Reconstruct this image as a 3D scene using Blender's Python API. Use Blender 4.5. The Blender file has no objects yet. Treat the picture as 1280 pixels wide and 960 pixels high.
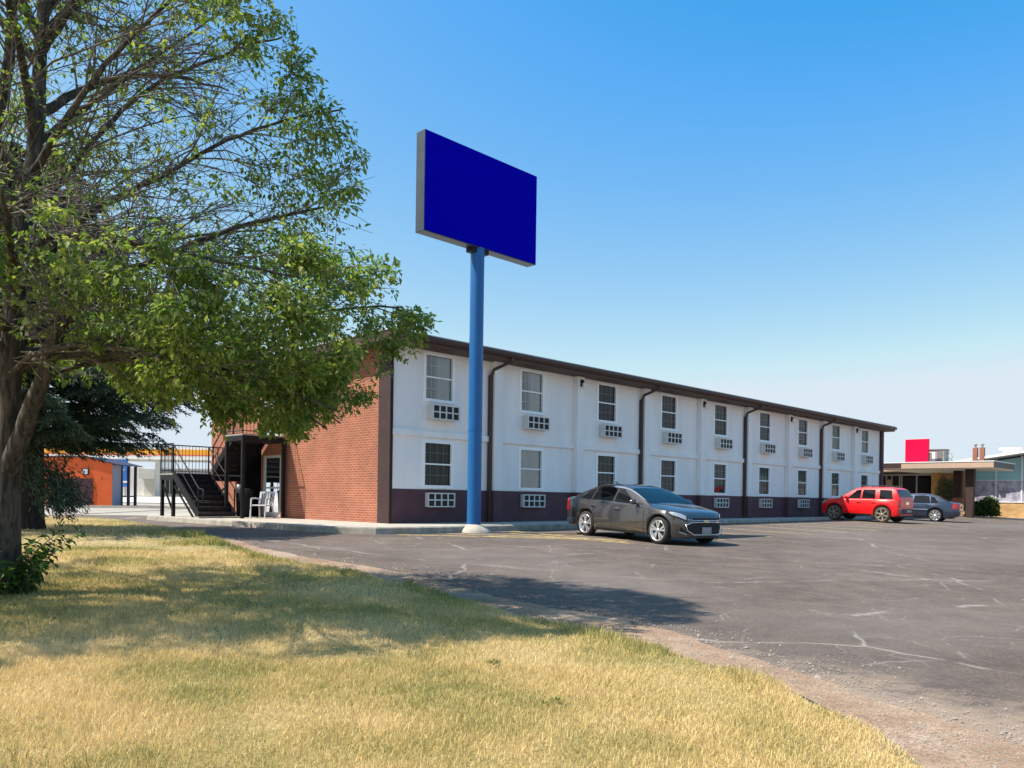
import bpy, bmesh, math, random
import numpy as np
from mathutils import Vector, Matrix, noise as mnoise

random.seed(7); rng = np.random.default_rng(7)
sc = bpy.context.scene
COL = sc.collection
R = math.radians
PI = math.pi

# ------------------------------------------------------------------ helpers
class MB:
    """collects shapes into ONE mesh object"""
    def __init__(s): s.v = []; s.f = []; s.m = []; s.s = []
    def add(s, vs, fs, m=0, sm=False):
        o = len(s.v); s.v += [tuple(v) for v in vs]
        for f in fs: s.f.append(tuple(i + o for i in f)); s.m.append(m); s.s.append(sm)
        return s
    def box(s, x0, x1, y0, y1, z0, z1, m=0):
        v = [(x, y, z) for z in (z0, z1) for y in (y0, y1) for x in (x0, x1)]
        return s.add(v, [(0,2,3,1),(4,5,7,6),(0,1,5,4),(2,6,7,3),(0,4,6,2),(1,3,7,5)], m)
    def bbox(s, x0, x1, y0, y1, z0, z1, b=.01, m=0):
        """box with chamfered edges"""
        bm = bmesh.new(); bmesh.ops.create_cube(bm, size=1)
        for v in bm.verts:
            v.co = Vector(((x0+x1)/2+v.co.x*(x1-x0), (y0+y1)/2+v.co.y*(y1-y0), (z0+z1)/2+v.co.z*(z1-z0)))
        bmesh.ops.bevel(bm, geom=bm.edges[:], offset=b, segments=2, affect='EDGES', profile=.5)
        return s.bm(bm, m)
    def bm(s, bm, m=0, sm=False):
        bm.verts.ensure_lookup_table(); bm.verts.index_update()
        s.add([v.co for v in bm.verts], [[v.index for v in f.verts] for f in bm.faces], m, sm); bm.free(); return s
    def tube(s, pts, rad, n=8, m=0, cap=True, sm=True):
        pts = [Vector(p) for p in pts]
        if not isinstance(rad, (list, tuple)): rad = [rad]*len(pts)
        t0 = (pts[1]-pts[0]).normalized()
        ref = Vector((0,0,1)) if abs(t0.z) < .9 else Vector((1,0,0))
        nx = t0.cross(ref).normalized()
        vs = []
        for i, p in enumerate(pts):
            t = (pts[min(i+1, len(pts)-1)]-pts[max(i-1, 0)]).normalized()
            nx = (nx - t*nx.dot(t)).normalized(); ny = t.cross(nx)
            for k in range(n):
                a = 2*PI*k/n; vs.append(p+(nx*math.cos(a)+ny*math.sin(a))*rad[i])
        fs = [(i*n+k, i*n+(k+1)%n, (i+1)*n+(k+1)%n, (i+1)*n+k) for i in range(len(pts)-1) for k in range(n)]
        s.add(vs, fs, m, sm)
        if cap: s.add(vs[:n], [tuple(range(n))[::-1]], m); s.add(vs[-n:], [tuple(range(n))], m)
        return s
    def bar(s, a, b, w, h=None, m=0):
        """rectangular bar from a to b"""
        a, b = Vector(a), Vector(b); h = h or w; t = (b-a).normalized()
        ref = Vector((0,0,1)) if abs(t.z) < .95 else Vector((1,0,0))
        x = t.cross(ref).normalized()*w/2; y = t.cross(x).normalized()*h/2
        v = [a-x-y, a+x-y, a+x+y, a-x+y, b-x-y, b+x-y, b+x+y, b-x+y]
        return s.add(v, [(0,1,2,3),(7,6,5,4),(0,4,5,1),(1,5,6,2),(2,6,7,3),(3,7,4,0)], m)
    def lathe(s, prof, n=32, axis='y', c=(0,0,0), m=0, sm=True):
        vs = []
        for (r, h) in prof:
            for k in range(n):
                a = 2*PI*k/n; x, z = r*math.cos(a), r*math.sin(a)
                p = (x, h, z) if axis == 'y' else (x, z, h)
                vs.append((p[0]+c[0], p[1]+c[1], p[2]+c[2]))
        fs = [(i*n+k, i*n+(k+1)%n, (i+1)*n+(k+1)%n, (i+1)*n+k) for i in range(len(prof)-1) for k in range(n)]
        return s.add(vs, fs, m, sm)
    def prism(s, poly, z0, z1, m=0):
        n = len(poly); v = [(x, y, z0) for x, y in poly]+[(x, y, z1) for x, y in poly]
        return s.add(v, [tuple(range(n))[::-1], tuple(range(n, 2*n))]+[(i, (i+1)%n, n+(i+1)%n, n+i) for i in range(n)], m)
    def build(s, name, mats, parent=None, fix=True):
        me = bpy.data.meshes.new(name); me.from_pydata(s.v, [], s.f)
        if not isinstance(mats, (list, tuple)): mats = [mats]
        for m in mats: me.materials.append(m)
        me.polygons.foreach_set('material_index', s.m); me.polygons.foreach_set('use_smooth', s.s)
        if fix:
            bm = bmesh.new(); bm.from_mesh(me); bmesh.ops.recalc_face_normals(bm, faces=bm.faces[:]); bm.to_mesh(me); bm.free()
        me.update()
        o = bpy.data.objects.new(name, me); COL.objects.link(o)
        if parent: o.parent = parent
        return o

def np_mesh(name, co, faces, mat, parent=None, smooth=False):
    """fast mesh from arrays"""
    co = np.asarray(co, np.float32).reshape(-1, 3); faces = np.asarray(faces, np.int32); k = faces.shape[1]
    me = bpy.data.meshes.new(name)
    me.vertices.add(len(co)); me.vertices.foreach_set('co', co.ravel())
    me.loops.add(faces.size); me.loops.foreach_set('vertex_index', faces.ravel())
    me.polygons.add(len(faces))
    me.polygons.foreach_set('loop_start', np.arange(0, faces.size, k, dtype=np.int32))
    me.polygons.foreach_set('loop_total', np.full(len(faces), k, np.int32))
    if smooth: me.polygons.foreach_set('use_smooth', np.ones(len(faces), bool))
    me.materials.append(mat); me.update(calc_edges=True); me.validate()
    o = bpy.data.objects.new(name, me); COL.objects.link(o)
    if parent: o.parent = parent
    return o

def thing(name, label, cat, loc=(0,0,0), rz=0, group=None):
    o = bpy.data.objects.new(name, None); COL.objects.link(o); o.empty_display_size = .2
    o.location = loc; o.rotation_euler = (0,0,rz); o['label'] = label; o['category'] = cat
    if group: o['group'] = group
    return o
def struct(o): o['kind'] = 'structure'; return o
def dup(o, parent):
    c = o.copy(); COL.objects.link(c); c.parent = parent
    for ch in list(o.children): dup(ch, c)
    return c

# ------------------------------------------------------------------ materials
def nt_new(name):
    m = bpy.data.materials.new(name); m.use_nodes = True
    nt = m.node_tree; return m, nt, nt.nodes['Principled BSDF']
def N(nt, t, **kw):
    n = nt.nodes.new(t)
    for k, v in kw.items():
        if k in n.inputs: n.inputs[k].default_value = v
        else: setattr(n, k, v)
    return n
def ramp(nt, fac, stops, interp='LINEAR'):
    r = nt.nodes.new('ShaderNodeValToRGB'); r.color_ramp.interpolation = interp
    e = r.color_ramp.elements
    while len(e) < len(stops): e.new(.5)
    for el, (p, c) in zip(e, stops):
        el.position = p; el.color = (*c, 1) if len(c) == 3 else c
    nt.links.new(fac, r.inputs[0]); return r
def mixc(nt, fac, a, b, blend='MIX'):
    m = nt.nodes.new('ShaderNodeMix'); m.data_type = 'RGBA'; m.blend_type = blend
    for i, v in ((0, fac), (6, a), (7, b)):
        if isinstance(v, (int, float)): m.inputs[i].default_value = v
        elif isinstance(v, tuple): m.inputs[i].default_value = (*v, 1) if len(v) == 3 else v
        else: nt.links.new(v, m.inputs[i])
    return m.outputs[2]
def obj_co(nt, scale=(1,1,1)):
    tc = nt.nodes.new('ShaderNodeTexCoord'); mp = nt.nodes.new('ShaderNodeMapping'); mp.inputs['Scale'].default_value = scale
    nt.links.new(tc.outputs['Object'], mp.inputs[0]); return mp.outputs[0]
def noise(nt, co, scale, detail=4, rough=.55, dist=0):
    n = N(nt, 'ShaderNodeTexNoise', Scale=scale, Detail=detail, Roughness=rough, Distortion=dist); nt.links.new(co, n.inputs['Vector']); return n.outputs['Fac']
def bump(nt, p, h, strength=.3, dist=.01):
    b = N(nt, 'ShaderNodeBump', Strength=strength, Distance=dist); nt.links.new(h, b.inputs['Height']); nt.links.new(b.outputs[0], p.inputs['Normal'])
def pm(name, c, rough=.6, metal=0, var=.0, vs=3, coat=0, bmp=0, bs=60, c2=None, spec=.5, stretch=(1,1,1)):
    m, nt, p = nt_new(name)
    p.inputs['Base Color'].default_value = (*c, 1); p.inputs['Roughness'].default_value = rough; p.inputs['Metallic'].default_value = metal
    p.inputs['Coat Weight'].default_value = coat; p.inputs['Coat Roughness'].default_value = .04; p.inputs['Specular IOR Level'].default_value = spec
    if var:
        co = obj_co(nt, stretch); f = noise(nt, co, vs, 6, .6)
        d = c2 or tuple(x*(1-var) for x in c)
        r = ramp(nt, f, [(.3, d), (.68, c)]); nt.links.new(r.outputs[0], p.inputs['Base Color'])
    if bmp:
        co = obj_co(nt); bump(nt, p, noise(nt, co, bs, 3), bmp, .01)
    return m

M = {}
M['stucco'] = pm('white_stucco', (.92,.88,.84), .85, var=.12, vs=1.3, bmp=.25, bs=45, stretch=(1,1,.22))
M['trim_white'] = pm('white_trim', (.76,.76,.75), .6, var=.07, vs=4)
M['base_brown'] = pm('brown_paint', (.105,.042,.052), .75, var=.3, vs=2, bmp=.2, bs=45)
M['post_brown'] = pm('brown_post', (.050,.023,.024), .75, var=.3, vs=2)
M['fascia'] = pm('brown_fascia', (.070,.036,.028), .55, var=.35, vs=2, stretch=(.3,1,4))
M['soffit'] = pm('brown_soffit', (.10,.058,.042), .7, var=.2)
M['roof_edge'] = pm('roof_edge', (.62,.60,.57), .7, var=.2)
M['frame_white'] = pm('vinyl_white', (.92,.92,.90), .45)
M['ac_white'] = pm('unit_cream', (.68,.67,.63), .5, var=.12, vs=5)
M['ac_dark'] = pm('unit_slot', (.016,.016,.018), .7)
M['curtain_pale'] = pm('curtain_pale', (.80,.80,.72), .9)
M['curtain_olive'] = pm('curtain_olive', (.27,.26,.20), .9)
M['curtain_gray'] = pm('curtain_gray', (.16,.16,.17), .9)
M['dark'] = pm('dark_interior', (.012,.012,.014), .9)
M['blue_pole'] = pm('blue_pole_paint', (.004,.115,.34), .42, var=.12, vs=2)
M['sign_blue'] = pm('sign_blue', (.0008,.0005,.40), .75, spec=.02)
M['sign_metal'] = pm('sign_case', (.055,.070,.092), .5, .35, var=.25, vs=3)
M['sign_red'] = pm('sign_red', (.86,.003,.045), .5, spec=.1)
M['concrete'] = pm('concrete', (.50,.45,.37), .9, var=.28, vs=2.2, bmp=.25, bs=30)
M['kerb'] = pm('kerb_concrete', (.42,.38,.31), .9, var=.45, vs=3.5, bmp=.4, bs=18)
M['mound'] = pm('mound_concrete', (.52,.46,.36), .9, var=.3, vs=5, bmp=.5, bs=20)
M['yellow'] = None
M['black_metal'] = pm('black_metal', (.006,.006,.009), .6, var=.2, spec=.3)
M['door_white'] = pm('door_frame', (.55,.56,.54), .5)
M['plastic_white'] = pm('chair_plastic', (.62,.63,.65), .45)
M['black_plastic'] = pm('black_plastic', (.012,.012,.013), .5)
M['rubber'] = pm('tyre_rubber', (.022,.021,.021), .85)
M['rubber_dusty'] = pm('tyre_dusty', (.07,.06,.045), .9, var=.3)
M['alloy'] = pm('alloy', (.72,.72,.72), .28, .75)
M['alloy_dusty'] = pm('alloy_dusty', (.33,.29,.22), .5, .3, var=.3, vs=8)
M['alloy_dark'] = pm('brake_dark', (.05,.05,.05), .6)
M['chrome'] = pm('chrome', (.75,.76,.78), .12, 1)
M['car_grey'] = pm('paint_grey', (.098,.092,.089), .26, .65, coat=1)
M['car_red'] = pm('paint_red', (.78,.006,.008), .35, 0, coat=.5)
M['car_navy'] = pm('paint_navy', (.028,.045,.085), .28, .5, coat=1)
M['car_glass'] = pm('car_glass', (.008,.010,.012), .04, 0, spec=.45)
M['lamp_red'] = pm('lamp_red', (.50,.008,.015), .15, 0, coat=1)
M['lamp_clear'] = pm('lamp_clear', (.55,.57,.60), .08, .5, coat=1)
M['lamp_amber'] = pm('lamp_amber', (.5,.10,.02), .2, 0)
M['plate'] = pm('plate', (.28,.29,.31), .5)
M['gold'] = pm('emblem_gold', (.70,.55,.25), .3, .8)
M['tan'] = pm('tan_fascia', (.52,.36,.26), .7, var=.1)
M['cream'] = pm('cream_soffit', (.74,.68,.56), .8, var=.1)
M['grey_parts_and_shade'] = pm('grey_parts_and_shade', (.16,.15,.14), .7, var=.15)
M['roof_white'] = pm('roof_white', (.78,.78,.76), .7, var=.08)
M['column_brown'] = pm('column_brown', (.05,.022,.018), .7, var=.3, vs=3)
M['orange_wall'] = pm('orange_wall', (.80,.13,.022), .75, var=.22, vs=.8, bmp=.2)
M['grey_siding'] = pm('grey_siding', (.25,.27,.33), .7, var=.1)
M['purple_post'] = pm('dark_post', (.035,.026,.06), .6)
M['canopy_orange'] = pm('canopy_orange', (.82,.34,.012), .5)
M['canopy_red'] = pm('canopy_red', (.75,.16,.12), .5)
M['canopy_white'] = pm('canopy_white', (.8,.78,.72), .5)
M['station_white'] = pm('station_white', (.72,.74,.74), .6, var=.1)
M['station_grey'] = pm('station_grey', (.42,.43,.45), .6, var=.1)
M['blue_sign'] = pm('blue_sign', (.02,.16,.55), .5)
M['maroon'] = pm('maroon_door_and_shade', (.06,.018,.028), .6)
M['coral'] = pm('coral_paint', (.72,.12,.09), .6, var=.3, vs=3)
M['unit_grey'] = pm('unit_grey', (.34,.32,.29), .6, .2, var=.2, vs=4)
M['teal_glass'] = pm('teal_glass', (.30,.55,.56), .08, 0, spec=.8)
M['purple_film'] = pm('window_film', (.20,.16,.24), .35, var=.75, vs=2.2, c2=(.62,.60,.66))
M['flue'] = pm('flue_brick', (.34,.13,.085), .8, var=.3, vs=6)

def brick_mat(name, c1, c2, mortar, axes, bw=.21, rh=.072, ms=.009, bias=0):
    m, nt, p = nt_new(name)
    tc = nt.nodes.new('ShaderNodeTexCoord'); sep = nt.nodes.new('ShaderNodeSeparateXYZ'); cmb = nt.nodes.new('ShaderNodeCombineXYZ')
    nt.links.new(tc.outputs['Object'], sep.inputs[0])
    nt.links.new(sep.outputs[axes[0]], cmb.inputs[0]); nt.links.new(sep.outputs[axes[1]], cmb.inputs[1])
    b = nt.nodes.new('ShaderNodeTexBrick'); nt.links.new(cmb.outputs[0], b.inputs[0])
    b.inputs['Scale'].default_value = 1; b.inputs['Brick Width'].default_value = bw; b.inputs['Row Height'].default_value = rh
    b.inputs['Mortar Size'].default_value = ms; b.inputs['Mortar Smooth'].default_value = .3; b.inputs['Bias'].default_value = bias
    b.inputs['Color1'].default_value = (*c1,1); b.inputs['Color2'].default_value = (*c2,1); b.inputs['Mortar'].default_value = (*mortar,1)
    f = noise(nt, tc.outputs['Object'], .9, 5, .6)
    r = ramp(nt, f, [(.3, (.75,.75,.75)), (.7, (1.08,1.05,1.03))])
    nt.links.new(mixc(nt, 1.0, b.outputs['Color'], r.outputs[0], 'MULTIPLY'), p.inputs['Base Color'])
    p.inputs['Roughness'].default_value = .85
    inv = N(nt, 'ShaderNodeMath', operation='SUBTRACT'); inv.inputs[0].default_value = 1; nt.links.new(b.outputs['Fac'], inv.inputs[1])
    bump(nt, p, inv.outputs[0], .6, .006)
    return m
M['brick'] = brick_mat('red_brick', (.40,.115,.055), (.31,.085,.044), (.46,.29,.20), (1,2))
M['stone'] = brick_mat('tan_stone', (.66,.40,.15), (.48,.25,.09), (.58,.42,.24), (1,2), .34, .11, .014)

def glass_mat(name, tint, refl=1.55):
    m, nt, p = nt_new(name)
    nt.nodes.remove(p); out = nt.nodes['Material Output']
    tr = N(nt, 'ShaderNodeBsdfTransparent'); tr.inputs[0].default_value = (*tint, 1)
    gl = N(nt, 'ShaderNodeBsdfGlossy', Roughness=.02); gl.inputs[0].default_value = (.95,.97,1,1)
    fr = N(nt, 'ShaderNodeFresnel', IOR=refl)
    co = obj_co(nt); bp = N(nt, 'ShaderNodeBump', Strength=.04, Distance=.05); nt.links.new(noise(nt, co, 2.2, 1), bp.inputs['Height'])
    nt.links.new(bp.outputs[0], gl.inputs['Normal']); nt.links.new(bp.outputs[0], fr.inputs['Normal'])
    mx = N(nt, 'ShaderNodeMixShader'); nt.links.new(fr.outputs[0], mx.inputs[0]); nt.links.new(tr.outputs[0], mx.inputs[1]); nt.links.new(gl.outputs[0], mx.inputs[2])
    nt.links.new(mx.outputs[0], out.inputs[0]); return m
M['pane'] = glass_mat('window_pane', (.68,.72,.75), 2.0); M['pane_screen'] = glass_mat('screened_pane', (.42,.43,.42), 1.32)
M['door_glass'] = glass_mat('door_glass', (.7,.74,.74))

def leaf_mat(name, cols, trans=.35, patch=1.4, rough=.55):
    """foliage: each leaf its own tint, plus slow drift of hue from clump to clump"""
    m, nt, p = nt_new(name); out = nt.nodes['Material Output']
    g = nt.nodes.new('ShaderNodeNewGeometry')
    r1 = ramp(nt, g.outputs['Random Per Island'], [(i/(len(cols)-1), c) for i, c in enumerate(cols)])
    co = obj_co(nt); f = noise(nt, co, patch, 2)
    r2 = ramp(nt, f, [(.32, (.70,.82,.80)), (.7, (1.25,1.15,.95))])
    c = mixc(nt, 1.0, r1.outputs[0], r2.outputs[0], 'MULTIPLY')
    nt.links.new(c, p.inputs['Base Color']); p.inputs['Roughness'].default_value = rough; p.inputs['Specular IOR Level'].default_value = .35
    t = N(nt, 'ShaderNodeBsdfTranslucent'); ct = mixc(nt, 1.0, c, (1.25,1.35,.72), 'MULTIPLY'); nt.links.new(ct, t.inputs[0])
    mx = N(nt, 'ShaderNodeMixShader'); mx.inputs[0].default_value = trans
    nt.links.new(p.outputs[0], mx.inputs[1]); nt.links.new(t.outputs[0], mx.inputs[2]); nt.links.new(mx.outputs[0], out.inputs[0])
    return m
M['leaf'] = leaf_mat('broad_leaf', [(.090,.155,.036), (.155,.235,.056), (.25,.305,.090), (.37,.385,.15)], .48)
M['leaf_low'] = leaf_mat('sucker_leaf', [(.04,.10,.02), (.07,.15,.03), (.10,.18,.04)], .3)
M['needle'] = leaf_mat('spruce_needle', [(.022,.046,.028), (.038,.072,.046), (.06,.10,.068), (.08,.12,.088)], .08, 1.2)
M['bush_leaf'] = leaf_mat('bush_leaf', [(.03,.075,.016), (.055,.11,.025), (.09,.15,.04)], .25)
M['bush_pale'] = leaf_mat('bush_pale', [(.07,.09,.045), (.12,.14,.075), (.2,.21,.13)], .2)

def bark_mat(name, a, b):
    m, nt, p = nt_new(name)
    co = obj_co(nt, (9,9,1.6)); f = noise(nt, co, 2.2, 8, .65, .6)
    co2 = obj_co(nt); f2 = noise(nt, co2, 1.1, 3)
    r = ramp(nt, f, [(.40, a), (.60, b)]); r2 = ramp(nt, f2, [(.35, (.7,.7,.7)), (.7, (1.25,1.2,1.12))])
    nt.links.new(mixc(nt, 1.0, r.outputs[0], r2.outputs[0], 'MULTIPLY'), p.inputs['Base Color']); p.inputs['Roughness'].default_value = .9
    bump(nt, p, f, .9, .03); return m
M['bark'] = bark_mat('maple_bark', (.030,.024,.019), (.125,.102,.082))
M['bark_dark'] = bark_mat('spruce_bark', (.018,.013,.012), (.055,.042,.036))
M['twig'] = pm('sunlit_dead_twig', (.27,.235,.20), .85, var=.4, vs=4)
M['twig_dark'] = pm('brown_twig', (.20,.165,.135), .85, var=.4, vs=4)

# ------------------------------------------------------------------ geometry of the place
EYE = .757
ANG = R(45.3)                                  # facade direction
CX, CY = -3.49, 23.1                           # near corner of the motel
DX, DY = math.sin(R(44.7)), math.cos(R(44.7))
def uq(x, y):
    rx, ry = x-CX, y-CY; return rx*DX+ry*DY, rx*DY-ry*DX
def W(u, q, z=0.):
    """u along the facade from the near corner, q out from it"""
    return Vector((CX+u*DX+q*DY, CY+u*DY-q*DX, z))
def zg(x, y):
    u, q = uq(x, y)
    drop = .92+.03*(max(q, 1.5)-1.8)-.003*(min(max(u, -5), 30)-5)
    return EYE-drop+min(.4, .006*max(0, y-45))
zgv = np.vectorize(zg)

OUTLINE = {}
def sheet(name, poly, mat, dz, step=1.2, fn=None, skirt=0, jitter=0):
    """ground sheet over a polygon, following the terrain"""
    if jitter:
        out = []
        for i, a in enumerate(poly):
            b = poly[(i+1) % len(poly)]; d = math.dist(a, b); n = max(1, int(d/.16)) if d < 9 and max(abs(a[0]), abs(a[1]), abs(b[0]), abs(b[1])) < 40 else 1
            for k in range(n):
                t = k/n; x, y = a[0]+(b[0]-a[0])*t, a[1]+(b[1]-a[1])*t
                if n > 1:
                    x += jitter*(mnoise.noise((x*1.7, y*1.7, 3))+.6*mnoise.noise((x*5, y*5, 8))); y += jitter*(mnoise.noise((x*1.7, y*1.7, 13))+.6*mnoise.noise((x*5, y*5, 18)))
                out.append((x, y))
        poly = out
    OUTLINE[name] = poly
    bm = bmesh.new(); vs = [bm.verts.new((x, y, 0)) for x, y in poly]; bm.faces.new(vs)
    xs = [p[0] for p in poly]; ys = [p[1] for p in poly]
    bmesh.ops.triangulate(bm, faces=bm.faces[:])
    for ax, lo, hi in ((0, min(xs), max(xs)), (1, min(ys), max(ys))):
        c = math.floor(lo/step)*step
        while c < hi:
            if c > lo and (step < 20) :
                no = (1,0,0) if ax == 0 else (0,1,0)
                bmesh.ops.bisect_plane(bm, geom=bm.verts[:]+bm.edges[:]+bm.faces[:], plane_co=(c if ax == 0 else 0, c if ax == 1 else 0, 0), plane_no=no)
            c += step if c < 60 else 40
    for v in bm.verts: v.co.z = zg(v.co.x, v.co.y)+dz+(fn(v.co.x, v.co.y) if fn else 0)
    if skirt:
        e = [e for e in bm.edges if e.is_boundary]
        r = bmesh.ops.extrude_edge_only(bm, edges=e)
        for v in [g for g in r['geom'] if isinstance(g, bmesh.types.BMVert)]: v.co.z -= skirt
    bmesh.ops.recalc_face_normals(bm, faces=bm.faces[:])
    me = bpy.data.meshes.new(name); bm.to_mesh(me); bm.free(); me.materials.append(mat)
    for p in me.polygons: p.use_smooth = True
    o = bpy.data.objects.new(name, me); COL.objects.link(o); return o

# ground materials
def ground_mat():
    m, nt, p = nt_new('far_ground'); co = obj_co(nt)
    f = noise(nt, co, .06, 5); f2 = noise(nt, co, 2.5, 5)
    r = ramp(nt, f, [(.4, (.50,.44,.36)), (.62, (.33,.30,.24))]); r2 = ramp(nt, f2, [(.3, (.82,.82,.82)), (.7, (1.1,1.1,1.1))])
    nt.links.new(mixc(nt, 1.0, r.outputs[0], r2.outputs[0], 'MULTIPLY'), p.inputs['Base Color']); p.inputs['Roughness'].default_value = .95; return m
def asphalt_mat():
    m, nt, p = nt_new('worn_asphalt'); co = obj_co(nt)
    f = noise(nt, co, .22, 5, .6); f2 = noise(nt, co, 140, 2, .6); f3 = noise(nt, co, 1.6, 6, .7)
    base = ramp(nt, f, [(.3, (.125,.097,.080)), (.7, (.185,.148,.125))])
    sp = ramp(nt, f2, [(.35, (.72,.72,.72)), (.60, (1.0,1.0,1.0)), (.76, (1.75,1.7,1.6))])
    c = mixc(nt, 1.0, base.outputs[0], sp.outputs[0], 'MULTIPLY')
    f4 = noise(nt, co, 32, 3, .7); s4 = ramp(nt, f4, [(.32, (.74,.73,.72)), (.52, (1,1,1)), (.70, (1.35,1.32,1.28))]); c = mixc(nt, 1.0, c, s4.outputs[0], 'MULTIPLY')
    st = ramp(nt, f3, [(.36, (.78,.78,.8)), (.62, (1.10,1.08,1.05))])
    c = mixc(nt, 1.0, c, st.outputs[0], 'MULTIPLY')
    # pale sealed cracks, broken up
    wv = N(nt, 'ShaderNodeTexNoise', Scale=1.1, Detail=4); nt.links.new(co, wv.inputs['Vector'])
    vm = N(nt, 'ShaderNodeVectorMath', operation='MULTIPLY_ADD'); nt.links.new(wv.outputs['Color'], vm.inputs[0]); vm.inputs[1].default_value = (.55,.55,0); nt.links.new(co, vm.inputs[2])
    for sc_, w, lo, hi, amt in ((.21, .0055, .47, .54, .5), (.62, .009, .50, .58, .38), (1.7, .02, .54, .62, .28)):
        vo = N(nt, 'ShaderNodeTexVoronoi', feature='DISTANCE_TO_EDGE', Scale=sc_); nt.links.new(vm.outputs[0], vo.inputs['Vector'])
        ln = ramp(nt, vo.outputs['Distance'], [(0, (1,1,1)), (w*.5, (.7,.7,.7)), (w, (0,0,0))])
        mk = ramp(nt, noise(nt, co, .55, 4, .7), [(lo, (0,0,0)), (hi, (1,1,1))])
        mul = N(nt, 'ShaderNodeMath', operation='MULTIPLY'); nt.links.new(ln.outputs[0], mul.inputs[0]); nt.links.new(mk.outputs[0], mul.inputs[1])
        m2 = N(nt, 'ShaderNodeMath', operation='MULTIPLY'); nt.links.new(mul.outputs[0], m2.inputs[0]); m2.inputs[1].default_value = amt
        c = mixc(nt, m2.outputs[0], c, (.46,.42,.36))
    # scattered grit and scuffs
    g = ramp(nt, noise(nt, co, 7.5, 8, .8, .4), [(.60, (0,0,0)), (.72, (.55,.55,.55))])
    c = mixc(nt, g.outputs[0], c, (.27,.235,.20))
    g = ramp(nt, noise(nt, co, .12, 4, .6), [(.45, (0,0,0)), (.62, (.28,.28,.28))]); c = mixc(nt, g.outputs[0], c, (.22,.195,.175))
    # dry dirt washed off the verge onto the lot
    dp = N(nt, 'ShaderNodeVectorMath', operation='DOT_PRODUCT'); nt.links.new(co, dp.inputs[0]); dp.inputs[1].default_value = (DX, DY, 0)
    ma = N(nt, 'ShaderNodeMath', operation='MULTIPLY_ADD'); nt.links.new(noise(nt, co, 2.4, 7, .75), ma.inputs[0]); ma.inputs[1].default_value = -3.2; nt.links.new(dp.outputs['Value'], ma.inputs[2])
    mr = N(nt, 'ShaderNodeMapRange'); nt.links.new(ma.outputs[0], mr.inputs[0]); u0 = CX*DX+CY*DY-1.6
    for k_, v_ in ((1, u0-8.0), (2, u0-7.2), (3, .75), (4, 0)): mr.inputs[k_].default_value = v_
    c = mixc(nt, mr.outputs[0], c, (.34,.25,.18))
    nt.links.new(c, p.inputs['Base Color']); p.inputs['Roughness'].default_value = .9; p.inputs['Specular IOR Level'].default_value = .18
    bump(nt, p, f2, .5, .006); return m
def dirt_mat():
    m, nt, p = nt_new('dry_dirt'); co = obj_co(nt)
    f = noise(nt, co, .9, 5, .6); f2 = noise(nt, co, 38, 4, .7); f3 = noise(nt, co, 5, 4)
    r = ramp(nt, f, [(.34, (.29,.165,.095)), (.52, (.38,.255,.165)), (.7, (.47,.36,.27))])
    s = ramp(nt, f2, [(.3, (.6,.58,.56)), (.55, (1,1,1)), (.75, (1.45,1.4,1.35))]); t = ramp(nt, f3, [(.35, (.85,.82,.8)), (.65, (1.08,1.08,1.08))])
    c = mixc(nt, 1.0, mixc(nt, 1.0, r.outputs[0], s.outputs[0], 'MULTIPLY'), t.outputs[0], 'MULTIPLY')
    nt.links.new(c, p.inputs['Base Color']); p.inputs['Roughness'].default_value = .95; bump(nt, p, f2, .8, .02); return m
GRASS_STOPS = [(.28, (.26,.275,.08)), (.40, (.50,.43,.155)), (.52, (.73,.56,.25)), (.70, (.87,.68,.37))]
def lawn_mat():
    m, nt, p = nt_new('lawn_thatch'); co = obj_co(nt)
    f = noise(nt, co, .55, 4, .6); f2 = noise(nt, co, 26, 4, .7)
    r = ramp(nt, f, [(a, tuple(x*.6 for x in c)) for a, c in GRASS_STOPS]); s = ramp(nt, f2, [(.3, (.55,.55,.5)), (.7, (1.15,1.12,1.05))])
    nt.links.new(mixc(nt, 1.0, r.outputs[0], s.outputs[0], 'MULTIPLY'), p.inputs['Base Color']); p.inputs['Roughness'].default_value = .95
    bump(nt, p, f2, .8, .03); return m
def blade_mat(name, green=0.):
    m, nt, p = nt_new(name); out = nt.nodes['Material Output']; co = obj_co(nt)
    g = nt.nodes.new('ShaderNodeNewGeometry'); f = noise(nt, co, .55, 4, .6)
    ad = N(nt, 'ShaderNodeMath', operation='MULTIPLY_ADD'); nt.links.new(g.outputs['Random Per Island'], ad.inputs[0]); ad.inputs[1].default_value = .22; nt.links.new(f, ad.inputs[2])
    sb = N(nt, 'ShaderNodeMath', operation='SUBTRACT'); nt.links.new(ad.outputs[0], sb.inputs[0]); sb.inputs[1].default_value = .075+green
    r = ramp(nt, sb.outputs[0], GRASS_STOPS)
    nt.links.new(r.outputs[0], p.inputs['Base Color']); p.inputs['Roughness'].default_value = .7; p.inputs['Specular IOR Level'].default_value = .25
    t = N(nt, 'ShaderNodeBsdfTranslucent'); nt.links.new(r.outputs[0], t.inputs[0])
    mx = N(nt, 'ShaderNodeMixShader'); mx.inputs[0].default_value = .3
    nt.links.new(p.outputs[0], mx.inputs[1]); nt.links.new(t.outputs[0], mx.inputs[2]); nt.links.new(mx.outputs[0], out.inputs[0]); return m
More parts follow.
